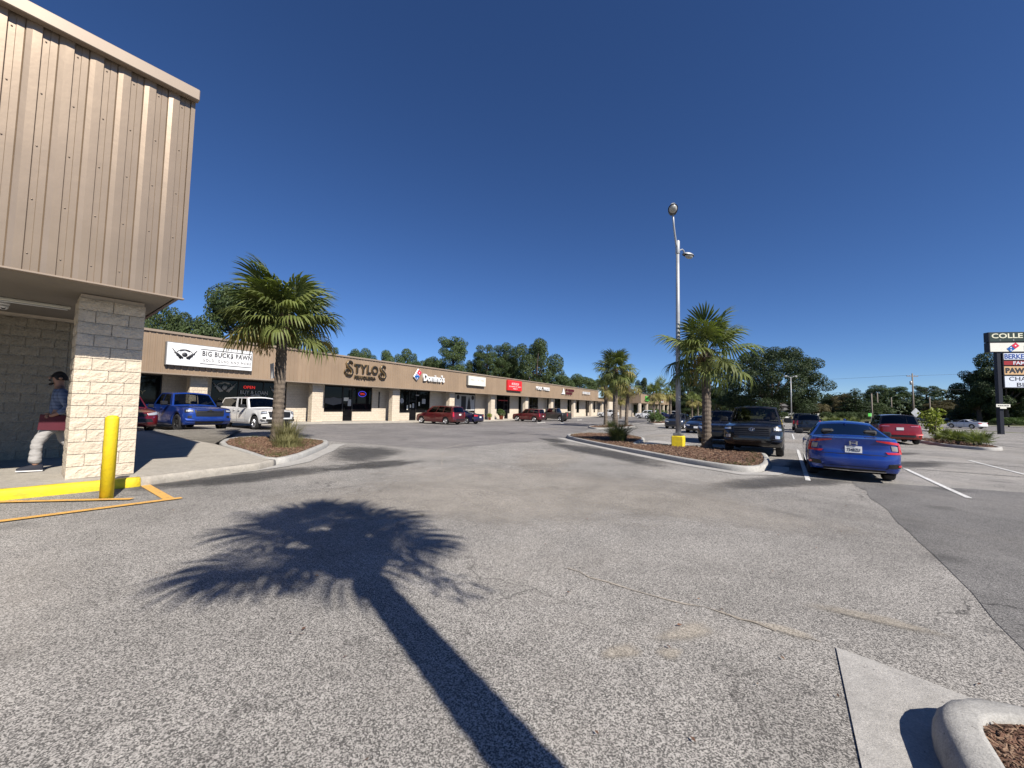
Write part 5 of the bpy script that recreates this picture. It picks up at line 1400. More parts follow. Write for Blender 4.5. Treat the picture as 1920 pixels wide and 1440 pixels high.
            for wi, mb in wm.items(): s.part(mb, 'side_window', G if wi == 0 else GD)
        s.part(frame, 'window_frame', S.get('framem', s.P))
        # interior: floor tub, dashboard, seats
        it = MB(); w_ = s.wid(xA + 1) - .16; zf = s.zb + .15
        it.box(s.X(xD - .1), s.X(xA + .25), -w_, w_, zf, zf + .05); it.bbox(s.X(xA + .75), s.X(xA + .1), -w_, w_, zf + .06, zA - .02, .05); s.part(it, 'dashboard', M['interior'])
        if S['kind'] in ('sedan', 'suv') and xD - xA > 2.5:
            sh = MB(); sh.box(s.X(xD - .05), s.X(xD - (.75 if S['kind'] == 'sedan' else .35)), -w_, w_, zf + .06, zD - .06); s.part(sh, 'parcel_shelf', M['interior'])
        seats = [(xA + 1.25, y) for y in (.38, -.38)] + ([(xA + 2.15, y) for y in (.42, -.42)] if S['kind'] != 'pickup' or xD - xA > 2 else [])
        for u, y in seats:
            if u > xD - .3: continue
            b = MB(); b.bbox(s.X(u), s.X(u - .5), y - .25, y + .25, zf + .06, zf + .28, .06)
            mt = Matrix.Translation((s.X(u), y, zf + .25)) @ Matrix.Rotation(rad(-14), 4, 'Y'); hs = min(.62, zA - zf + .1) - (.14 if u > xA + 2 else 0)
            b.bbox(-.12, .02, -.24, .24, 0, hs, .05, M=mt); b.bbox(-.1, 0, -.13, .13, hs + .04, hs + .2, .035, M=mt); s.part(b, 'seat', M['seat'])
        for sd in (1, -1):   # mirrors
            u = xA + ca + .28; b = MB(); y0 = wb_(u) + .03; z0 = s.zt(u) + .03; ms = S.get('mir', 1.0)
            b.bbox(s.X(u) - .05 * ms, s.X(u) + .08 * ms, y0 + .05, y0 + .05 + .22 * ms, z0, z0 + .16 * ms, .035); b.box(s.X(u) - .02, s.X(u) + .04, y0 - .06, y0 + .08, z0 + .01, z0 + .05)
            if sd < 0: b.v = [(x, -y_, z) for x, y_, z in b.v]
            s.part(b, 'side_mirror', S.get('mirm', M['black']))
    def wheels(s):
        S = s.S; ty, rm, dm = wheel_mesh(S['wr'], S.get('tw', .115), S.get('rim', M['alloy']), S.get('spokes', 5))
        for uw in (S['fax'], S['fax'] + S['wb']):
            for sd in (1, -1):
                y = sd * (s.wid(uw) - S.get('tw', .115) - .02)
                o = link('wheel', ty, s.o, (s.X(uw), y, S['wr']), (0, random.uniform(0, 1), 0 if sd > 0 else math.pi))
                link('rim', rm, o); link('brake_disc', dm, o)
                b = MB(); Ra = S['wr'] + S.get('gap', .055) - .004; yo = s.wid(uw) - .012; yi = yo - .40
                n = 14; A = [math.pi * k / n for k in range(n + 1)]
                b.grid([[(s.X(uw) + Ra * math.cos(a), sd * y_, S['wr'] + Ra * math.sin(a)) for a in A] for y_ in (yo - .03, yi)])
                b.face([b.vert((s.X(uw) + Ra * math.cos(a), sd * yi, S['wr'] + Ra * math.sin(a))) for a in A])
                s.part(b, 'wheel_well', M['black'])
    def plate(s, end, z, txt=None, m=None):
        b = MB(); p = s.surf(end, 0, z, .012); sg = 1 if end == 'F' else -1
        b.box(min(p[0], p[0] + sg * .012), max(p[0], p[0] + sg * .012), -.155, .155, z - .078, z + .078); o = s.part(b, 'license_plate', m or M['white'])
        if txt: link('plate_text', text_mesh(txt, .24, .075, .004, PLK, .01), o, (p[0] + sg * .016, 0, z - .01), (rad(90), 0, rad(90) if end == 'F' else rad(-90)))
        return o
PLK = mat('plate_ink', (.02, .025, .06), .5)

SEDAN = dict(kind='sedan', L=4.63, W=1.80, gc=.17, wr=.325, fax=.88, wb=2.70, top=[(0, .60), (.12, .70), (.5, .81), (1.32, .95), (2.6, .99), (3.7, 1.02), (4.2, 1.045), (4.63, 1.02)], xA=1.32, xB=2.12, xC=3.0, xD=4.12, zB=1.345, zC=1.345, rw=.63,
             doors=[(1.62, 2.62), (2.64, 3.55)], wins=[(.09, .45), (.49, .80)], uF=.32, uR=.24, BR=[.16, .05, .0, .02, .05, .03, .0], ca=.26, cb=.30, arch=.035)
SUV = dict(kind='suv', L=4.8, W=1.94, gc=.22, wr=.37, fax=.9, wb=2.85, top=[(0, .86), (.1, .95), (.5, 1.03), (1.35, 1.12), (3, 1.14), (4.8, 1.16)], xA=1.35, xB=2.0, xC=4.42, xD=4.62, zB=1.72, zC=1.70, rw=.74,
           doors=[(1.75, 2.75), (2.77, 3.6)], wins=[(.06, .34), (.37, .64), (.67, .92)], uF=.28, uR=.18, BR=[.10, .0, .0, .05, .06, .07, .08], ca=.2, cb=.08, privacy=1, crown=.05, clad=1, tw=.12)
PICKUP = dict(kind='pickup', L=5.5, W=1.98, gc=.30, wr=.40, fax=.95, wb=3.35, top=[(0, 1.02), (.1, 1.10), (.6, 1.16), (1.55, 1.22), (3.7, 1.24), (5.5, 1.26)], xA=1.55, xB=2.2, xC=3.55, xD=3.85, zB=1.86, zC=1.86, rw=.74,
              doors=[(1.95, 2.95), (2.97, 3.75)], wins=[(.09, .52), (.56, .92)], uF=.26, uR=.10, BF=[.16, .06, .0, 0, .02, .04, .12], BR=[.05, .0, .02, .03, .03, .03, .03], ca=.2, cb=.08, mir=1.25, tw=.13, gap=.08, flare=0, crown=.06)
VAN = dict(kind='suv', L=5.05, W=1.98, gc=.19, wr=.33, fax=.95, wb=3.05, top=[(0, .66), (.12, .78), (.5, .90), (1.1, 1.05), (3, 1.07), (5.05, 1.08)], xA=1.1, xB=2.0, xC=4.72, xD=4.92, zB=1.70, zC=1.66, rw=.74,
           doors=[(1.65, 2.65), (2.67, 3.7)], wins=[(.10, .37), (.39, .64), (.66, .93)], uF=.34, uR=.2, BR=[.10, .0, .0, .05, .06, .08, .09], ca=.28, cb=.10, privacy=1, arch=.05)
def V_(base, **k): d = dict(base); d.update(k); return d

def front_sedan(c, grille=M['black'], z0=.62):
    c.patch('headlight', 'F', [(.46, z0 + .06), (.7, z0 + .11), (.86, z0 + .14)], [(.48, z0 - .02), (.7, z0 - .01), (.86, z0 + .03)], M['clear_lens'], .01, mirror=True)
    c.patch('grille', 'F', [(-.44, z0 + .05), (0, z0 + .06), (.44, z0 + .05)], [(-.40, z0 - .06), (0, z0 - .07), (.40, z0 - .06)], grille, .008)
    c.patch('lower_intake', 'F', [(-.6, z0 - .18), (0, z0 - .17), (.6, z0 - .18)], [(-.66, z0 - .32), (0, z0 - .33), (.66, z0 - .32)], M['black'], .008)
def rear_sedan(c, z=.85, lens=M['red_lens']):
    c.patch('taillight', 'R', [(.42, z + .07), (.62, z + .09), (.84, z + .10)], [(.44, z - .05), (.62, z - .06), (.84, z - .06)], lens, .01, mirror=True)
    c.patch('bumper_trim', 'R', [(-.7, .36), (0, .36), (.7, .36)], [(-.62, .26), (0, .25), (.62, .26)], M['black'], .008)
def rear_suv(c, z=1.0, vertical=False, m=M['red_lens']):
    if vertical: c.patch('taillight', 'R', [(.80, z + .18), (.93, z + .18)], [(.80, z - .25), (.93, z - .25)], m, .012, mirror=True)
    else: c.patch('taillight', 'R', [(.45, z + .04), (.7, z + .05), (.93, z + .06)], [(.45, z - .02), (.7, z - .03), (.93, z - .05)], m, .012, mirror=True)
    c.patch('bumper_trim', 'R', [(-.85, .55), (0, .55), (.85, .55)], [(-.8, .34), (0, .33), (.8, .34)], M['black'], .012)
def front_truck(c, style='dark', z=.98):
    bm = M['black']
    g = c.patch('grille', 'F', [(-.62, z + .10), (0, z + .12), (.62, z + .10)], [(-.56, z - .22), (0, z - .23), (.56, z - .22)], bm, .012)[0]
    for k in range(4):
        zz = z + .06 - .075 * k; c.patch('grille_bar', 'F', [(-.55, zz + .012), (0, zz + .016), (.55, zz + .012)], [(-.55, zz - .012), (0, zz - .008), (.55, zz - .012)], c.P if (style == 'body' and k == 0) else M['rim_dark'], .026, 1, g)
    for h in c.patch('headlight', 'F', [(.66, z + .11), (.8, z + .12), (.95, z + .10)], [(.66, z - .02), (.8, z - .03), (.95, z - .05)], bm, .012, mirror=True): pass
    for sd in (1, -1):
        c.patch('lamp', 'F', [(sd * .69, z + .085), (sd * .9, z + .07)], [(sd * .69, z + .01), (sd * .9, z - .0)], M['clear_lens'], .020, 1)
        c.patch('fog_lamp', 'F', [(sd * .72, z - .18), (sd * .86, z - .2)], [(sd * .72, z - .30), (sd * .86, z - .30)], M['clear_lens'] if style == 'dark' else bm, .012, 1)
    c.patch('bumper', 'F', [(-.92, z - .32), (0, z - .31), (.92, z - .32)], [(-.86, z - .44), (0, z - .45), (.86, z - .44)], c.P if style != 'work' else bm, .045)
    c.patch('lower_intake', 'F', [(-.6, z - .46), (0, z - .46), (.6, z - .46)], [(-.55, z - .58), (0, z - .58), (.55, z - .58)], bm, .02)

BLUE = paint('blue_paint', (.005, .045, .30), .45, .26); BLUE_T = paint('truck_blue_paint', (.008, .05, .30), .45, .28)
BLACKP = paint('black_paint', (.003, .003, .004), 0, .25); REDP = paint('red_paint', (.30, .012, .010), .25, .28); MAROON = paint('maroon_paint', (.10, .008, .010), .25, .3)
WHITEP = paint('white_paint', (.72, .72, .71), 0, .3); NAVY = paint('navy_paint', (.012, .012, .055), .3, .3); GREYP = paint('grey_paint', (.055, .052, .048), .4, .3); DKGREY = paint('charcoal_paint', (.03, .033, .042), .4, .3)
NEXT_RED = paint('cherry_paint', (.16, .008, .014), .35, .28)

M['lens_grey'] = mat('reverse_lens', (.30, .28, .28), .15, .2, .7, .1, coat=1)
# blue sedan, rear to the camera
p = er(12.3, 1.30)
c = Car('sedan', 'bright blue sedan parked tail-out beside the white stall line', 'car', V_(SEDAN, W=1.75, rim=M['rim_dark'], handle=BLUE), BLUE, p[0], p[1], EV, ref='rear')
for sd in (1, -1):   # C-shaped tail lamps
    t = c.patch('taillight', 'R', [(sd * .40, 1.0), (sd * .62, .985), (sd * .80, .955), (sd * .90, .93)], [(sd * .40, .975), (sd * .62, .93), (sd * .80, .90), (sd * .90, .86)], M['red_lens'], .022, 1)[0]
    c.patch('lens', 'R', [(sd * .78, .90), (sd * .90, .86)], [(sd * .80, .70), (sd * .93, .70)], M['red_lens'], .022, 2, t)
    c.patch('lens', 'R', [(sd * .56, .735), (sd * .80, .74)], [(sd * .60, .69), (sd * .80, .69)], M['red_lens'], .022, 1, t)
    c.patch('reverse_lamp', 'R', [(sd * .66, .885), (sd * .775, .87)], [(sd * .68, .77), (sd * .785, .76)], M['lens_grey'], .012, 1, t)
    c.patch('bumper_vent', 'R', [(sd * .62, .46), (sd * .86, .48)], [(sd * .60, .36), (sd * .84, .37)], M['black'], .008, 1)
    c.patch('reflector', 'R', [(sd * .78, .44), (sd * .87, .45)], [(sd * .78, .40), (sd * .86, .40)], M['red_lens'], .018, 1)
c.patch('plate_recess', 'R', [(-.52, .86), (0, .87), (.52, .86)], [(-.46, .68), (0, .67), (.46, .68)], BLUE, -.012)
c.patch('trunk_crease', 'R', [(-.85, .655), (0, .665), (.85, .655)], [(-.85, .64), (0, .65), (.85, .64)], M['black'], .004, 1)
c.patch('bumper_trim', 'R', [(-.60, .36), (0, .37), (.60, .36)], [(-.54, .24), (0, .23), (.54, .24)], M['black'], .006)
c.patch('chrome_strip', 'R', [(-.58, .262), (0, .255), (.58, .262)], [(-.58, .245), (0, .238), (.58, .245)], M['chrome'], .02, 1)
c.plate('R', .765, '734BZU')
b = MB(); x_ = c.surf('R', 0, .915, .02)[0]
for sd in (1, -1): b.box(x_ - .006, x_ + .004, sd * .055 - .012 , sd * .055 + .012, .875, .955)
b.box(x_ - .006, x_ + .004, -.043, .043, .907, .925)
for q in ((-.075, -.067), (.067, .075)): b.box(x_ - .004, x_ + .004, q[0], q[1], .868, .962)
b.box(x_ - .004, x_ + .004, -.07, .07, .963, .969); b.box(x_ - .004, x_ + .004, -.06, .06, .861, .867)
c.part(b, 'emblem', M['chrome'])
b = MB(); b.bbox(c.X(3.06), c.X(2.94), -.025, .025, 1.44, 1.49, .015); c.part(b, 'antenna_fin', BLUE, c.roof)

# black pickup, nose to the camera
p = er(17.05, -1.06)
c = Car('pickup_truck', 'black pickup truck facing out beside the lamp post island', 'pickup', V_(PICKUP, rim=M['rim_dark']), BLACKP, p[0], p[1], -EV, ref='front')
front_truck(c, 'dark', .98)
xx = c.surf('F', 0, 1.0, .03)[0]
for (ry, rz_) in ((.095, .065), (.034, .055), (.07, .025)):
    b = MB(); zz = 1.0 + (.025 if ry == .07 else 0); b.tube([(xx, ry * math.cos(k * .3927), zz + rz_ * math.sin(k * .3927)) for k in range(17)], .008, 5); c.part(b, 'emblem', M['chrome'])
# red SUV, rear to the camera
p = er(32.0, 5.5)
c = Car('suv', 'cherry red SUV seen from behind beside the dwarf palmettos', 'car', V_(SUV, L=4.85, framem=BLACKP, rim=M['rim_dark']), REDP, p[0], p[1], EV, ref='rear')
rear_suv(c, 1.06); c.plate('R', .92); c.patch('bumper_lip', 'R', [(-.95, .66), (0, .66), (.95, .66)], [(-.92, .57), (0, .57), (.92, .57)], REDP, .04)
c.patch('light_bar', 'R', [(.45, 1.075), (.93, 1.09)], [(.45, 1.06), (.93, 1.07)], M['clear_lens'], .02, 1, mirror=True)
# dark vehicles round the lot
def lotcar(name, label, cat, S, P, e, r, sgn, deco, group=None, ref='front'):
    p = er(e, r); c = Car(name, label, cat, S, P, p[0], p[1], EV * sgn, group, ref); deco(c); return c
c = lotcar('suv', 'dark vehicle parked nose-in on the far side of the red SUV', 'car', SUV, BLACKP, 45.5, 1.7, 1, lambda c: rear_suv(c, 1.0, True), ref='rear')
c = lotcar('pickup_truck', 'dark green pickup behind the red SUV', 'pickup', PICKUP, DKGREY, 52, 1.5, 1, lambda c: rear_suv(c, 1.0, True), ref='rear')
lotcar('suv', 'black car half hidden behind the black pickup', 'car', V_(SUV, L=4.5), BLACKP, 22.6, -3.0, -1, lambda c: front_sedan(c, z0=.8))
lotcar('sedan', 'black sedan facing out with white front plate behind the palm trunk', 'car', SEDAN, BLACKP, 34.2, -6.0, -1, lambda c: (front_sedan(c), c.plate('F', .5)))
lotcar('hatchback', 'dark grey hatchback behind the lamp post', 'car', V_(SUV, L=4.4, clad=0, top=[(0, .72), (.1, .82), (.5, .92), (1.35, 1.02), (4.4, 1.06)], zB=1.55, zC=1.52, xC=4.0, xD=4.25, doors=[(1.7, 2.6), (2.62, 3.4)], wb=2.65, wr=.33, gc=.17), DKGREY, 42.5, -9.6, -1, lambda c: front_sedan(c, z0=.72))
for i, (px, Y, P_, S_, lab, hd) in enumerate(((1377, 78, BLACKP, SUV, 'small dark SUV seen above the black pickup mirror', -1), (1368, 92, NAVY, SUV, 'navy car far beyond the black pickup', -1), (1268, 80, WHITEP, SUV, 'white SUV far behind the lamp post', 1), (1213, 84, WHITEP, V_(SUV, L=4.9), 'white SUV parked in front of far shop wing', -1), (1226, 79, WHITEP, SEDAN, 'white car nosing out beside the three yellowish palms', -1), (1239, 76, NAVY, SEDAN, 'dark sedan beside the palm at the far shop wing', -1))):
    x = (px - 960) / 721 * Y
    c = Car('suv' if S_ is not SEDAN else 'sedan', lab, 'car', S_, P_, x, Y, (EV if hd > 0 else -EV) if i < 3 else Vector((LN.x, LN.y, 0)) * (1 if i == 4 else -1))
    (front_sedan(c, z0=.78 if S_ is not SEDAN else .62) if hd < 0 else rear_suv(c))
x, y = (1811 - 960) / 721 * 63.5, 63.5
c = Car('sedan', 'white sedan driving by the road beyond the dwarf palmettos', 'car', SEDAN, WHITEP, x, y, Vector((-.08, 1, 0))); rear_sedan(c); c.plate('R', .7)
x, y = (1795 - 960) / 721 * 100, 100
c = Car('pickup_truck', 'dark pickup with white load on the road past the white sedan', 'pickup', PICKUP, DKGREY, x, y, Vector((-1, .3, 0))); rear_suv(c, 1.0, True)
x, y = (1732 - 960) / 721 * 118, 118
c = Car('sedan', 'silver car on the road behind the utility pole', 'car', SEDAN, paint('silver_paint', (.4, .41, .42), .5), x, y, Vector((-1, .4, 0))); rear_sedan(c)

# along the long row of shops
def shopcar(name, label, cat, S, P, t, m, out, group=None):
    p = lf(t, m); return Car(name, label, cat, S, P, p[0], p[1], LN if out else -LN, group, 'front')
c = shopcar('pickup_truck', 'bright blue pickup truck parked nose-out below the pawn shop sign', 'pickup', V_(PICKUP, L=5.85, W=2.06, wb=3.7, wr=.42, xC=3.75, xD=4.1, doors=[(1.95, 2.95), (2.97, 3.85)], rim=M['rim_dark']), BLUE_T, -10.2, 6.8, True)
front_truck(c, 'body', .98); xx = c.surf('F', 0, 1.02, .035)[0]
b = MB(); b.box(xx, xx + .012, -.14, .14, 1.005, 1.04); b.box(xx + .001, xx + .014, -.05, .05, .985, 1.06); c.part(b, 'emblem', M['black'])
TACO = V_(PICKUP, kind='suv', L=5.3, W=1.90, wr=.38, wb=3.25, top=[(0, .94), (.1, 1.02), (.6, 1.10), (1.5, 1.16), (5.3, 1.20)], xA=1.5, xB=2.15, xC=5.05, xD=5.22, zB=1.79, zC=1.76, doors=[(1.9, 2.85), (2.87, 3.45)], wins=[(.05, .23), (.26, .36), (.44, .97)], flare=0, framem=WHITEP, arch=.03, privacy=1)
c = shopcar('pickup_truck', 'white pickup truck with camper shell behind the sidewalk palm', 'pickup', TACO, WHITEP, -6.75, 6.6, True); front_truck(c, 'work', .92)
c = shopcar('sedan', 'dark red car parked nose-out between the block pillar and blue pickup', 'car', V_(SUV, L=4.6, W=1.86, top=[(0, .80), (.1, .88), (.5, .97), (1.35, 1.07), (4.6, 1.1)], wb=2.69, zB=1.66, zC=1.64, xC=4.25, xD=4.45), NEXT_RED, -12.75, 6.1, True); front_sedan(c, z0=.80)
b = MB(); xx = c.surf('F', 0, .86, .03)[0]; b.tube([(xx, .08 * math.cos(k * .3927), .86 + .05 * math.sin(k * .3927)) for k in range(17)], .008, 5); c.part(b, 'emblem', M['chrome'])
c = shopcar('minivan', 'maroon minivan parked nose-in at the pizza shop', 'van', VAN, MAROON, 10.05, 1.3, False); rear_suv(c, 1.0, True); c.plate('R', .95)
b = MB(); 
for sd in (1, -1): b.tube([(c.X(2.4), sd * .6, 1.79), (c.X(4.3), sd * .6, 1.77)], .018, 5)
c.part(b, 'roof_rack', M['grey'], c.roof)
c = shopcar('sedan', 'navy sedan parked just past the maroon minivan', 'car', V_(SEDAN, L=4.85, wb=2.8), NAVY, 13.5, 1.4, False); rear_sedan(c, .85); c.plate('R', .72)
c = shopcar('suv', 'boxy dark red SUV parked nose-in past the potted plant', 'car', V_(SUV, L=4.6, W=1.82, wb=2.7, xC=4.3, xD=4.45), MAROON, 28.6, 1.5, False); rear_suv(c, 1.0, True); c.plate('R', .8)
c = shopcar('pickup_truck', 'dark grey pickup truck parked beside the boxy red SUV', 'pickup', PICKUP, GREYP, 35.9, 1.5, False); rear_suv(c, 1.02, True)
c = shopcar('suv', 'white SUV far down the row of shops near the light blue sign', 'car', SUV, WHITEP, 66.5, 1.4, False); rear_suv(c)

# ================================================================ STREET FURNITURE, SIGNS, PEOPLE
o = thing('bollard', 'bright yellow steel bollard in front of the block pillar', 'bollard', (-6.05, 5.86, zg(-6.05, 5.86)), 0)
b = MB(); b.lathe([(.078, -.05), (.078, 1.20), (.0765, 1.216), (.068, 1.22)], 28); pst = b.build('post', M['yellow'], o)
b = MB(); b.lathe([(.0675, 1.2205), (.05, 1.238), (.0001, 1.245)], 28); b.build('cap', M['yellow'], o, fix=False)

# lamp post
def lamp_head(parent, mt, s=1.0):
    b = MB(); n = 14; rows = []
    for k in range(9):
        t = k / 8; x = s * .62 * t; w_ = s * .21 * math.sin(math.pi * min(1, .12 + .80 * t)) ** .7; hh = s * .15 * math.sin(math.pi * min(1, .15 + .72 * t)) ** .8
        rows.append([mt @ Vector((x, w_ * math.cos(math.pi * a / n), hh * math.sin(math.pi * a / n))) for a in range(n + 1)])
    b.grid(rows); b.face([b.vert(p) for p in rows[0]]); b.face([b.vert(p) for p in rows[-1]]); h = b.build('lamp_housing', M['galv'], parent)
    b = MB(); rim = [mt @ Vector((s * (.37 + .24 * math.cos(a * .314)), s * .20 * math.sin(a * .314), -.004)) for a in range(21)]; b.tube(rim, .018 * s, 5); b.build('lens_ring', M['dark'], h)
    b = MB(); c0 = Vector((s * .37, 0, 0)); prev = None
    rows = [[mt @ (c0 + Vector((s * .22 * math.cos(a * .314) * r, s * .18 * math.sin(a * .314) * r, -s * d))) for a in range(21)] for r, d in ((1, .005), (.95, .06), (.75, .12), (.4, .15), (.02, .155))]
    b.grid(rows); b.build('lamp_lens', LENS, h)
LENS = mat('prismatic_lens', (.42, .41, .37), .15, .0, .7, .25, 30, .4, 60)
lx, ly = 7.25, 16.75; lz0 = zg(lx, ly) + .12
o = thing('lamp_post', 'tall grey twin-head lamp post on yellow concrete base beside palm', 'lamp post', (lx, ly, lz0))
b = MB(); b.bbox(-.24, .24, -.24, .24, -.1, .46, .03, M=Matrix.Rotation(rad(-35), 4, 'Z')); b.build('base', M['yellow_kerb'], o)
b = MB(); b.bbox(-.18, .18, -.18, .18, .462, .58, .015, M=Matrix.Rotation(rad(-35), 4, 'Z')); b.build('base_plate', M['grey'], o)
b = MB(); b.tube([(0, 0, .58), (0, 0, 3), (0, 0, 6), (0, 0, 9.0)], [.115, .10, .085, .068], 14); b.lathe([(.085, 8.5), (.092, 8.52), (.092, 9.05), (.07, 9.1), (.0001, 9.12)], 14); pole = b.build('pole', M['galv'], o, fix=False)
b = MB(); A1 = [(0, 0, 8.72), (-.10, -.08, 8.92), (-.30, -.32, 9.6), (-.42, -.5, 10.1)]; b.tube(A1, [.045, .042, .04, .038], 8); b.build('arm', M['galv'], o)
b = MB(); A2 = [(0, 0, 8.6), (.16, .1, 8.72), (.32, .25, 8.82), (.42, .32, 8.78), (.46, .36, 8.62)]; b.tube(A2, [.035, .03, .03, .03, .03], 8); b.build('arm', M['galv'], o)
def frame_m(loc, fwd, up): 
    f = Vector(fwd).normalized(); u = Vector(up); l = u.cross(f).normalized(); u = f.cross(l)
    return Matrix(((f.x, l.x, u.x, loc[0]), (f.y, l.y, u.y, loc[1]), (f.z, l.z, u.z, loc[2]), (0, 0, 0, 1)))
lamp_head(o, frame_m((-.40, -.46, 10.02), (-.30, -.75, .42), (.05, .35, .93)), .92)
lamp_head(o, frame_m((.38, .3, 8.62), (.9, .2, -.12), (.1, 0, 1)), .85)
# far lamp post
x, y = (1484 - 960) / 721 * 76, 76
o = thing('lamp_post', 'far slender lamp post on small yellow base before the great oak', 'lamp post', (x, y, zg(x, y)))
b = MB(); b.bbox(-.32, .32, -.32, .32, -.1, .8, .03); b.build('base', M['yellow'], o)
b = MB(); b.tube([(0, 0, .8), (0, 0, 9)], [.11, .07], 10); b.build('pole', M['galv'], o)
for sg in (-1, 1):
    b = MB(); b.tube([(0, 0, 8.7), (sg * .5, 0, 9.1), (sg * .8, 0, 9.15)], .04, 6); b.build('arm', M['galv'], o)
    lamp_head(o, frame_m((sg * .7, 0, 9.12), (sg, 0, 0), (0, 0, 1)), 1.0)

# roadside pylon sign
sx, sy = 56.2, 44.3; sz = zg(sx, sy)
fx = Vector((.98, -.2, 0)).normalized()
o = thing('pylon_sign', 'tall roadside sign of stacked shop name boards on dark post', 'sign', (sx, sy, sz), math.atan2(fx.y, fx.x))
NAV = mat('dark_navy_metal', (.012, .013, .02), .5, .2); DG = mat('dark_green_board', (.012, .03, .02), .5)
b = MB(); b.bbox(-.21, .21, -.2, .2, -.1, 10.3, .03); b.build('post', NAV, o)
b = MB(); b.bbox(5.6, 6.02, -.2, .2, -.1, 10.3, .03); b.build('post', NAV, o)
zt0 = 1.5 - sz
def board(z1, z0, x0, x1, m, texts=(), d=.3):
    b = MB(); b.bbox(x0, x1, -d, d, z0, z1, .03); fo = b.build('sign_board', NAV, o)
    b = MB(); b.box(x0 + .12, x1 - .12, -d - .012, -d - .003, z0 + .06, z1 - .06); b.build('board_face', m, fo)
    for t in texts: place_text(fo, t[0], t[1], (z0 + z1) / 2 + t[2], t[3], t[4], t[5], -d - .02, .02, t[6] if len(t) > 6 else .02)
    return fo
CRM = mat('cream_letter', (.72, .70, .52), .5); BLU = mat('blue_letter', (.03, .08, .30), .5); REDB = mat('dark_red_board', (.30, .012, .015), .5); ORB = mat('tan_orange_board', (.62, .40, .20), .5); PBW = mat('pale_board', (.62, .66, .72), .5)
board(11.76, 10.6, -.98, 6.8, DG, [('COLLE', .75, .14, 2.9, .56, CRM), ('C', .1, -.36, .14, .18, M['grey']), ('E', 1.35, -.36, .14, .18, M['grey'])])
f2 = board(10.56, 9.43, -.98, 6.8, M['offwhite'], [('D', 2.5, -.1, .45, .5, M['blue_sign'])])
Mr = Matrix.Translation((1.25, -.335, 9.98)) @ Matrix.Rotation(rad(50), 4, 'Y')
b = MB(); b.box(-.26, .26, -.01, .01, .025, .55, M=Mr); b.build('logo_half', M['red_logo'], f2); b = MB(); b.box(-.26, .26, -.01, .01, -.55, -.025, M=Mr); b.build('logo_half', M['blue_sign'], f2)
b = MB(); b.box(-.07, .07, -.02, -.011, .22, .36, M=Mr); b.build('pip', M['white'], f2); b = MB(); b.box(-.17, -.04, -.02, -.011, -.24, -.12, M=Mr); b.build('pip', M['white'], f2); b = MB(); b.box(.04, .17, -.02, -.011, -.42, -.30, M=Mr); b.build('pip', M['white'], f2)
board(9.36, 8.5, .23, 5.58, PBW, [('BERKEL', 1.5, 0, 2.15, .55, BLU)])
board(8.46, 7.88, .23, 5.58, REDB, [('FAM', 1.75, 0, 1.1, .38, PBW)])
board(7.84, 6.78, .23, 5.58, ORB, [('PAWN', 1.6, 0, 2.3, .62, INK, .05)])
board(6.72, 5.32, .23, 5.58, PBW, [('CHA', 1.55, .34, 1.6, .46, INK, .0), ('BI', 1.75, -.34, .6, .46, INK, .0)])
o2 = thing('small_sign', 'small white notice board fixed low on dark sign post', 'sign', (sx - .05, sy - .36, sz + 3.2), math.atan2(fx.y, fx.x))
b = MB(); b.box(-.65, .65, -.02, .02, -.1, .24); b.box(-.3, .3, -.02, .02, -.28, -.105); b.build('board', M['offwhite'], o2)
strokes(o2, 0, .07, 1.05, .11, INK, -.024, 3)

# utility poles and wires
WOOD = mat('weathered_pole', (.20, .17, .14), .9, var=.2)
def upole(label, px, top, Y, arm=True, group=None):
    x = (px - 960) / 721 * Y; hz = 760 + .02 * (px - 960); h = 1.5 + (hz - top) * Y / 721 + .77
    o = thing('utility_pole', label, 'utility pole', (x, Y, zg(x, Y)), 0, group)
    b = MB(); b.tube([(0, 0, -.3), (0, 0, h)], [.2, .13], 8); b.build('pole', WOOD, o)
    if arm:
        b = MB(); b.box(-1.35, 1.35, -.07, .07, h - .75, h - .58); b.build('crossarm', WOOD, o)
        for q in (-1.25, -.6, .6, 1.25):
            b = MB(); b.lathe([(.05, 0), (.06, .08), (.03, .18), (.0001, .2)], 8, 'z', (q, 0, h - .58)); b.build('insulator', M['grey'], o)
        b = MB(); b.lathe([(.0001, -.45), (.22, -.42), (.24, .38), (.1, .45), (.0001, .46)], 12, 'z', (-.42, 0, h - 2.3)); b.build('transformer', M['galv'], o)
    return Vector((x, Y, zg(x, Y) + h))
a = upole('wooden utility pole with crossarm and transformer by the road', 1713, 700, 92)
c2 = upole('plain far utility pole against the sky right of crossarm pole', 1776, 731, 150, False)
upole('pale wooden pole left of the red SUV', 1635, 738, 95, False); upole('thin far pole beside the flat-topped pine', 1646, 736, 120, False)
upole('thin pole behind the red SUV roof', 1672, 745, 130, False); upole('short pole between crossarm pole and white sedan', 1744, 745, 115, False)
WIRE = mat('wire', (.05, .05, .055), .6)
def wire(p, q, sag, label):
    pts = [Vector(p).lerp(Vector(q), k / 12) + Vector((0, 0, -sag * 4 * (k / 12) * (1 - k / 12))) for k in range(13)]
    b = MB(); b.tube(pts, .022, 4, cap=False); ob = b.build('power_line', WIRE, fix=False); tag(ob, label, 'wire', 'power lines along the road')
lab = 'thin dark power line strung between roadside poles'
wire(a + Vector((1.25, 0, -.5)), (170, 78, 17.5), 1.0, lab); wire(a + Vector((-1.25, 0, -.5)), (20, 190, 12), 1.2, lab); wire(a + Vector((.2, 0, -2.6)), c2 + Vector((0, 0, -.3)), .8, lab)
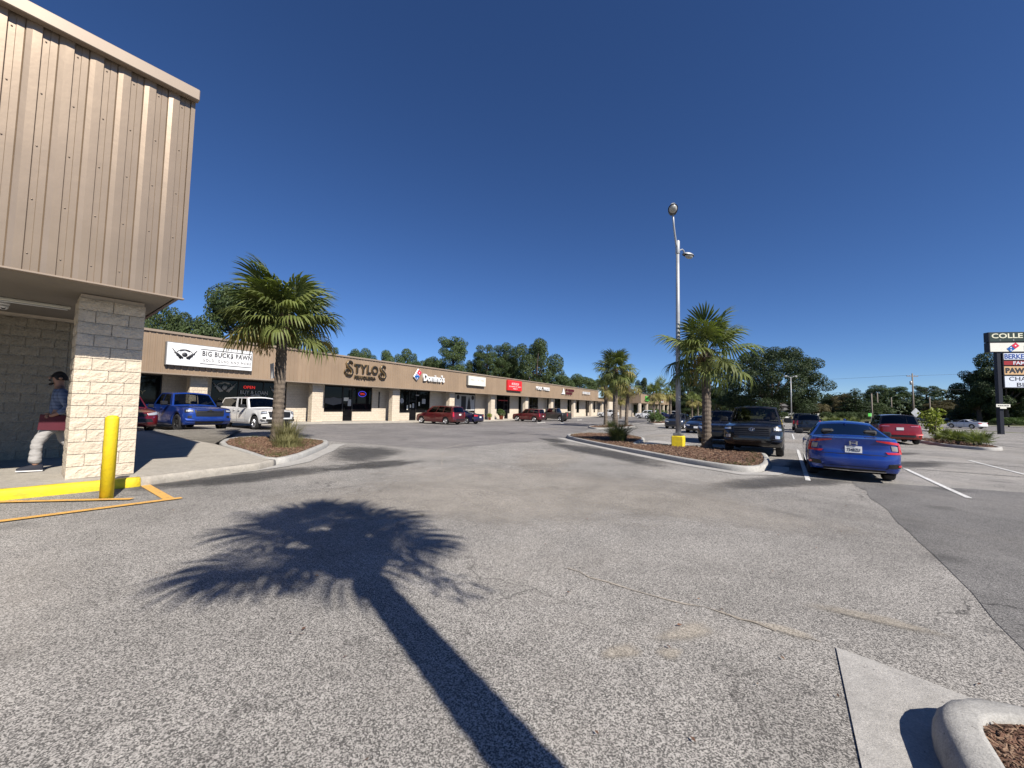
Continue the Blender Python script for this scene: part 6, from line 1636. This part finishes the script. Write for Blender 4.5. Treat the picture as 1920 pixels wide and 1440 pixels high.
wire(a + Vector((0, 0, -4.0)), (170, 78, 11.5), .8, lab); wire(a + Vector((0, 0, -4.4)), (20, 190, 9), .8, lab); wire(c2 + Vector((0, 0, -.3)), (260, 120, 13), 1.2, lab)

# road sign, green sign, house
x, y = (1717 - 960) / 721 * 70, 70
o = thing('road_sign', 'grey back of diamond road sign behind the red SUV', 'sign', (x, y, zg(x, y)))
b = MB(); b.tube([(0, 0, 0), (0, 0, 3.1)], .04, 6); b.build('post', M['grey'], o)
b = MB(); b.box(-.62, .62, -.01, .01, -.62, .62, M=Matrix.Translation((0, 0, 2.4)) @ Matrix.Rotation(rad(45), 4, 'Y')); b.build('panel', M['galv'], o)
x, y = (1633 - 960) / 721 * 66, 66
o = thing('street_sign', 'small green street sign behind the red SUV', 'sign', (x, y, zg(x, y)))
b = MB(); b.tube([(0, 0, 0), (0, 0, 2.2)], .03, 6); b.build('post', M['grey'], o); b = MB(); b.box(-.5, .1, -.02, .02, 1.6, 2.15); b.build('panel', M['green_sign'], o)
x, y = (1497 - 960) / 721 * 125, 125
o = thing('house', 'white house with grey roof under the great oak', 'house', (x, y, zg(x, y)), rad(-8))
b = MB(); b.box(-6.5, 6.5, 0, 7, 0, 2.5); b.build('wall', M['white'], o)
b = MB(); b.poly([(-7, -.6, 2.45), (7, -.6, 2.45), (5, 3.5, 4.6), (-5, 3.5, 4.6)]); b.poly([(7, 7.6, 2.45), (-7, 7.6, 2.45), (-5, 3.5, 4.6), (5, 3.5, 4.6)]); b.poly([(-7, 7.6, 2.45), (-7, -.6, 2.45), (-5, 3.5, 4.6)]); b.poly([(7, -.6, 2.45), (7, 7.6, 2.45), (5, 3.5, 4.6)]); b.build('roof', mat('shingle_roof', (.10, .095, .09), .9), o)
for q in (-4.5, -1.2, 2.6): b = MB(); b.box(q, q + 1.1, -.03, 0.02, .9, 2.0); b.build('window', M['dark'], o)
b = MB(); b.box(.6, 1.5, -.03, .02, 0, 2.1); b.build('door', M['grey'], o)
x, y = (1268 - 960) / 721 * 120, 122

# potted plants, bins and posts along the shops
def pot(label, t, m_, s, seed, leafm):
    x, y = lf(t, m_); o = thing('potted_plant', label, 'plant', (x, y, zg(x, y) + .15), seed)
    b = MB(); b.lathe([(.0001, 0), (.2 * s, 0), (.27 * s, .4 * s), (.3 * s, .42 * s), (.3 * s, .48 * s), (.26 * s, .48 * s), (.25 * s, .42 * s), (.0001, .42 * s)], 16); b.build('pot', mat('terracotta', (.36, .09, .045), .8), o)
    link('foliage', leaf_crown('foliage', [(0, 0, .8 * s, .5 * s, .5 * s, .42 * s), (.1 * s, 0, 1.0 * s, .4 * s, .4 * s, .3 * s)], 320, .12 * s, leafm, seed), o)
pot('bushy plant in red clay pot beside the shop door under red sign', 27.4, .05, 1.15, 3, M['shrub'])
pot('small yellow-green plant at the foot of pillar past the navy sedan', 24.2, .2, .7, 4, M['shrub_y'])
pot('dark plant pot by the pillar past the grey pickup', 47.4, .1, .9, 5, M['shrub'])
x, y = lf(52.2, .0); o = thing('waste_bin', 'square tan waste bin beside far cream pillar', 'bin', (x, y, zg(x, y) + .15), rad(90) - LA)
b = MB(); b.bbox(-.4, .4, -.4, .4, 0, 1.0, .04); b.build('body', mat('tan_bin', (.42, .30, .17), .8), o); b = MB(); b.bbox(-.44, .44, -.44, .44, 1.0, 1.12, .03); b.build('lid', M['offwhite'], o)
x, y = 7.0, 53.0; x, y = (1055 - 960) / 721 * 51.5, 51.5
o = thing('covered_post', 'short black wrapped post on white footing near the grey pickup', 'post', (x, y, zg(x, y)))
b = MB(); b.lathe([(.0001, 0), (.3, 0), (.3, .08), (.0001, .08)], 14); b.build('footing', M['white'], o)
b = MB(); b.lathe([(.16, .08), (.2, .3), (.18, .7), (.22, .9), (.2, 1.2), (.1, 1.34), (.0001, 1.36)], 12); b.build('cover', M['black'], o)
for i, (t, m_) in enumerate(((27.9, 1.0), (37.5, 1.0), (39.3, 1.0))):
    pass
for i, (x, y) in enumerate((lf(25.2, 7.4), lf(41.0, 6.6))):
    o = tag(MB().build('wheel_stop', M['kerb']) if False else (lambda b: (b.bbox(-1.1, 1.1, -.09, .09, 0, .14, .03), b.build('wheel_stop', M['kerb']))[1])(MB()), ['white concrete wheel stop behind the boxy red SUV', 'white concrete wheel stop past the grey pickup'][i], 'wheel stop')
    o.location = (x, y, zg(x, y) + .006); o.rotation_euler = (0, 0, rad(90) - LA)
# white notice on the sidewalk palm
o = thing('notice', 'small white notice nailed to the sidewalk palm trunk', 'notice', (-8.52, 13.62, 2.55), rad(-28))
b = MB(); b.box(-.1, .1, -.012, .0, -.27, .27, M=Matrix.Rotation(rad(-8), 4, 'Y')); b.build('paper', M['white'], o)
b = MB(); b.tube([(0, -.014, .2), (0, .14, .2)], .006, 6); b.build('nail', M['grey'], o)

# ---------------------------------------------------------------- walking man, partly hidden by the pillar
def skin_body(name, joints, bones, m, parent, sub=2):
    me = bpy.data.meshes.new(name); names = list(joints); idx = {n: i for i, n in enumerate(names)}
    me.from_pydata([joints[n][0] for n in names], [(idx[a], idx[b_]) for a, b_ in bones], []); ob = link(name, me, parent)
    md = ob.modifiers.new('skin', 'SKIN'); md.use_smooth_shade = True
    for n in names:
        r = joints[n][1]; me.skin_vertices[0].data[idx[n]].radius = r if hasattr(r, '__len__') else (r, r)
    me.skin_vertices[0].data[0].use_root = True
    s_ = ob.modifiers.new('sub', 'SUBSURF'); s_.levels = sub; s_.render_levels = sub
    dg = bpy.context.evaluated_depsgraph_get(); dg.update()
    m2 = bpy.data.meshes.new_from_object(ob.evaluated_get(dg)); ob.modifiers.clear(); ob.data = m2; m2.name = name
    for p_ in m2.polygons: p_.use_smooth = True
    m2.materials.clear(); m2.materials.append(m); return ob
SKIN = mat('skin', (.34, .19, .13), .6, var=.08, vscale=20)
def plaid():
    N = NT('blue_plaid_shirt'); v = N.obj(); sp = N.n('SeparateXYZ'); N.l(v, sp.inputs[0])
    def band(s_, sc_): return N.math('GREATER_THAN', N.math('FRACT', N.math('MULTIPLY', s_, sc_)), .62)
    a_ = band(sp.outputs[2], 16); b_ = band(sp.outputs[1], 16)
    c = N.mix(N.math('MULTIPLY', N.math('ADD', a_, b_), .4), (.16, .20, .30), (.03, .05, .11)); N.l(c, N.b.inputs['Base Color']); N.b.inputs['Roughness'].default_value = .9; return N.m
man = thing('person', 'man in plaid shirt and pale trousers stepping out from behind the pillar, holding red folder', 'person', (-8.44, 7.22, NZ + .02), math.atan2(-.788, -.616))
# local axes: +x walking direction, +y his left (towards the wall), z up
TR = mat('pale_trousers', (.36, .345, .33), .9, var=.06, bump=.3, bscale=14)
J = {'pel': ((0, 0, .95), (.15, .13)), 'spine': ((.01, 0, 1.15), (.15, .115)), 'chest': ((.02, 0, 1.38), (.175, .12)), 'neck': ((.03, 0, 1.52), .062), 'head0': ((.045, 0, 1.60), .07), 'head1': ((.055, 0, 1.69), (.078, .092)), 'crown': ((.045, 0, 1.755), (.07, .085)),
     'shR': ((.02, -.19, 1.42), .075), 'elR': ((-.10, -.25, 1.13), .052), 'wrR': ((.09, -.22, 1.0), .033), 'hdR': ((.14, -.21, .985), .03),
     'shL': ((.02, .19, 1.42), .075), 'elL': ((-.12, .25, 1.16), .052), 'wrL': ((-.06, .24, .92), .033), 'hdL': ((-.04, .23, .84), .032),
     'hipR': ((.0, -.09, .90), .105), 'thR': ((.13, -.095, .72), .085), 'knR': ((.235, -.10, .52), .064), 'clR': ((.25, -.10, .32), .058), 'anR': ((.24, -.10, .09), .042), 'hipL': ((0, .09, .90), .105), 'knL': ((-.10, .10, .49), .068), 'anL': ((-.46, .10, .17), .045)}
BN = [('pel', 'spine'), ('spine', 'chest'), ('chest', 'neck'), ('neck', 'head0'), ('head0', 'head1'), ('head1', 'crown'), ('chest', 'shR'), ('shR', 'elR'), ('elR', 'wrR'), ('wrR', 'hdR'), ('chest', 'shL'), ('shL', 'elL'), ('elL', 'wrL'), ('wrL', 'hdL'), ('pel', 'hipR'), ('hipR', 'thR'), ('thR', 'knR'), ('knR', 'clR'), ('clR', 'anR'), ('pel', 'hipL'), ('hipL', 'knL'), ('knL', 'anL')]
J = {k: ((v[0][0], -v[0][1], v[0][2]), v[1]) for k, v in J.items()}
bodyo = skin_body('body', J, BN, SKIN, man)
def grow(js, d): return {k: (J[k][0], tuple(x + d for x in (J[k][1] if hasattr(J[k][1], '__len__') else (J[k][1],) * 2))) for k in js}
sh = grow(('spine', 'chest', 'shR', 'elR', 'shL', 'elL', 'pel'), .022); sh['nk'] = ((.03, 0, 1.485), .078); sh['cuR'] = ((.05, .228, 1.03), .05); sh['cuL'] = ((-.07, -.242, .96), .05)
sh = {k: sh[k] for k in ('pel', 'spine', 'chest', 'nk', 'shR', 'elR', 'cuR', 'shL', 'elL', 'cuL')}
skin_body('shirt', sh, [('pel', 'spine'), ('spine', 'chest'), ('chest', 'nk'), ('chest', 'shR'), ('shR', 'elR'), ('elR', 'cuR'), ('chest', 'shL'), ('shL', 'elL'), ('elL', 'cuL')], plaid(), man)
tr = grow(('pel', 'hipR', 'thR', 'knR', 'clR', 'hipL', 'knL'), .02); tr['cfR'] = ((.245, .10, .12), .082); tr['cfL'] = ((-.44, -.10, .19), .078)
tr['pel'] = ((0, 0, .93), (.175, .15))
tro = skin_body('trousers', tr, [('pel', 'hipR'), ('hipR', 'thR'), ('thR', 'knR'), ('knR', 'clR'), ('clR', 'cfR'), ('pel', 'hipL'), ('hipL', 'knL'), ('knL', 'cfL')], TR, man, 4)
from mathutils import noise as mnoise
def folds(ob, amp, sc_, zs):
    me = ob.data
    ns = [v.normal.copy() for v in me.vertices]
    for v, n in zip(me.vertices, ns):
        q = Vector((v.co.x * sc_, v.co.y * sc_, v.co.z * zs)); v.co += n * amp * (mnoise.noise(q) + .5 * mnoise.noise(q * 2.3))
    me.update()
folds(tro, .011, 7, 12)
HAIR = mat('dark_hair', (.02, .015, .012), .8, var=.3, vscale=30)
b = MB(); rows = []
for k in range(8):
    th = .18 + k * .2; rows.append([(.035 + .108 * math.sin(th) * math.cos(a * .393) * (1.0), .087 * math.sin(th) * math.sin(a * .393), 1.695 + .118 * math.cos(th) - (.0 if math.cos(a * .393) > .4 else .05 * (k / 7))) for a in range(17)])
b.grid(rows); hr = b.build('hair', HAIR, man)
b = MB(); b.tube([(.15, -.035, 1.635), (.158, 0, 1.64), (.15, .035, 1.635)], [.012, .016, .012], 6); b.tube([(.12, -.05, 1.58), (.145, 0, 1.565), (.12, .05, 1.58)], [.018, .025, .018], 6); b.build('beard', HAIR, man)
b = MB(); b.tube([(.135, 0, 1.71), (.165, 0, 1.675), (.15, 0, 1.66)], [.012, .018, .012], 6); b.build('nose', SKIN, man)
b = MB(); b.bbox(.125, .152, -.072, -.008, 1.69, 1.728, .008); b.bbox(.125, .152, .008, .072, 1.69, 1.728, .008); b.box(.14, .15, -.01, .01, 1.712, 1.722)
for sd in (1, -1): b.tube([(.13, sd * .075, 1.715), (.02, sd * .092, 1.712)], .005, 5)
b.build('sunglasses', M['black'], man)
for sd in (1, -1): b = MB(); b.lathe([(.0001, -.012), (.02, -.01), (.026, 0), (.015, .012), (.0001, .014)], 10, 'y', (.03, sd * .092, 1.68)); b.build('ear', SKIN, man)
for sd, base, dr in ((1, (.145, .21, .985), Vector((.9, .1, -.25))), (-1, (-.04, -.23, .84), Vector((.15, 0, -1)))):
    dr = dr.normalized(); side = Vector((0, 0, 1)) if abs(dr.z) < .7 else Vector((1, 0, 0)); b = MB()
    for k in range(4):
        o_ = side * (.024 - .016 * k); L_ = (.075, .085, .08, .062)[k]; p0 = Vector(base) + o_; cu = Vector((0, .02 * (1 if sd < 0 else -1), -.012))
        b.tube([p0, p0 + dr * L_ * .5 + cu * .5, p0 + dr * L_ * .85 + cu * 2.2], [.0095, .009, .007], 6)
    b.tube([Vector(base) + side * .02 - dr * .03, Vector(base) + side * .05 + dr * .01, Vector(base) + side * .05 + dr * .045], [.011, .01, .008], 6); b.build('fingers', SKIN, bodyo)
SHOE = mat('navy_canvas_shoe', (.012, .014, .025), .8); SOLE = mat('white_sole', (.75, .74, .72), .6)
for nm, (fx_, fy_, fz_, an) in {'R': (.24, .10, .0, -3), 'L': (-.47, -.10, .07, 28)}.items():
    mt = Matrix.Translation((fx_, fy_, fz_)) @ Matrix.Rotation(rad(an), 4, 'Y'); b = MB(); rows = []
    for x, w_, h_ in ((-.09, .035, .05), (-.075, .042, .085), (-.02, .044, .095), (.05, .046, .085), (.11, .05, .065), (.17, .048, .05), (.205, .035, .035), (.215, .012, .025)):
        rows.append([mt @ Vector((x, w_ * math.cos(math.pi * a / 8), .018 + h_ * 1.15 * math.sin(math.pi * a / 8))) for a in range(9)])
    b.grid(rows); b.face([b.vert(p_) for p_ in rows[0]]); so_ = b.build('shoe', SHOE, man)
    b = MB(); pr_ = [(-.095, 0), (-.085, .04), (0, .048), (.1, .054), (.18, .05), (.215, .028), (.222, 0)]; out = pr_ + [(x, -y_) for x, y_ in pr_[::-1][1:-1]]
    lo = [b.vert(mt @ Vector((x, y_, .0))) for x, y_ in out]; hi = [b.vert(mt @ Vector((x, y_, .02))) for x, y_ in out]
    for i in range(len(out)): b.face((lo[i], lo[(i + 1) % len(out)], hi[(i + 1) % len(out)], hi[i]))
    b.face(hi); b.face(lo[::-1]); b.build('sole', SOLE, so_)
fo = thing('folder', 'dark red folder held in the hand of the man by the pillar', 'folder', (0, 0, 0))
mt = Matrix.Translation((-8.44, 7.22, NZ + .02)) @ Matrix.Rotation(math.atan2(-.788, -.616), 4, 'Z') @ Matrix.Translation((.0, .205, .98)) @ Matrix.Rotation(rad(-4), 4, 'Y')
b = MB(); b.bbox(-.15, .24, -.006, .006, -.26, .02, .003, M=mt); b.build('cover', mat('maroon_folder', (.085, .006, .016), .6), fo)
b = MB(); b.box(-.14, .235, -.012, -.0065, -.255, .015, M=mt); b.build('papers', M['white'], fo)
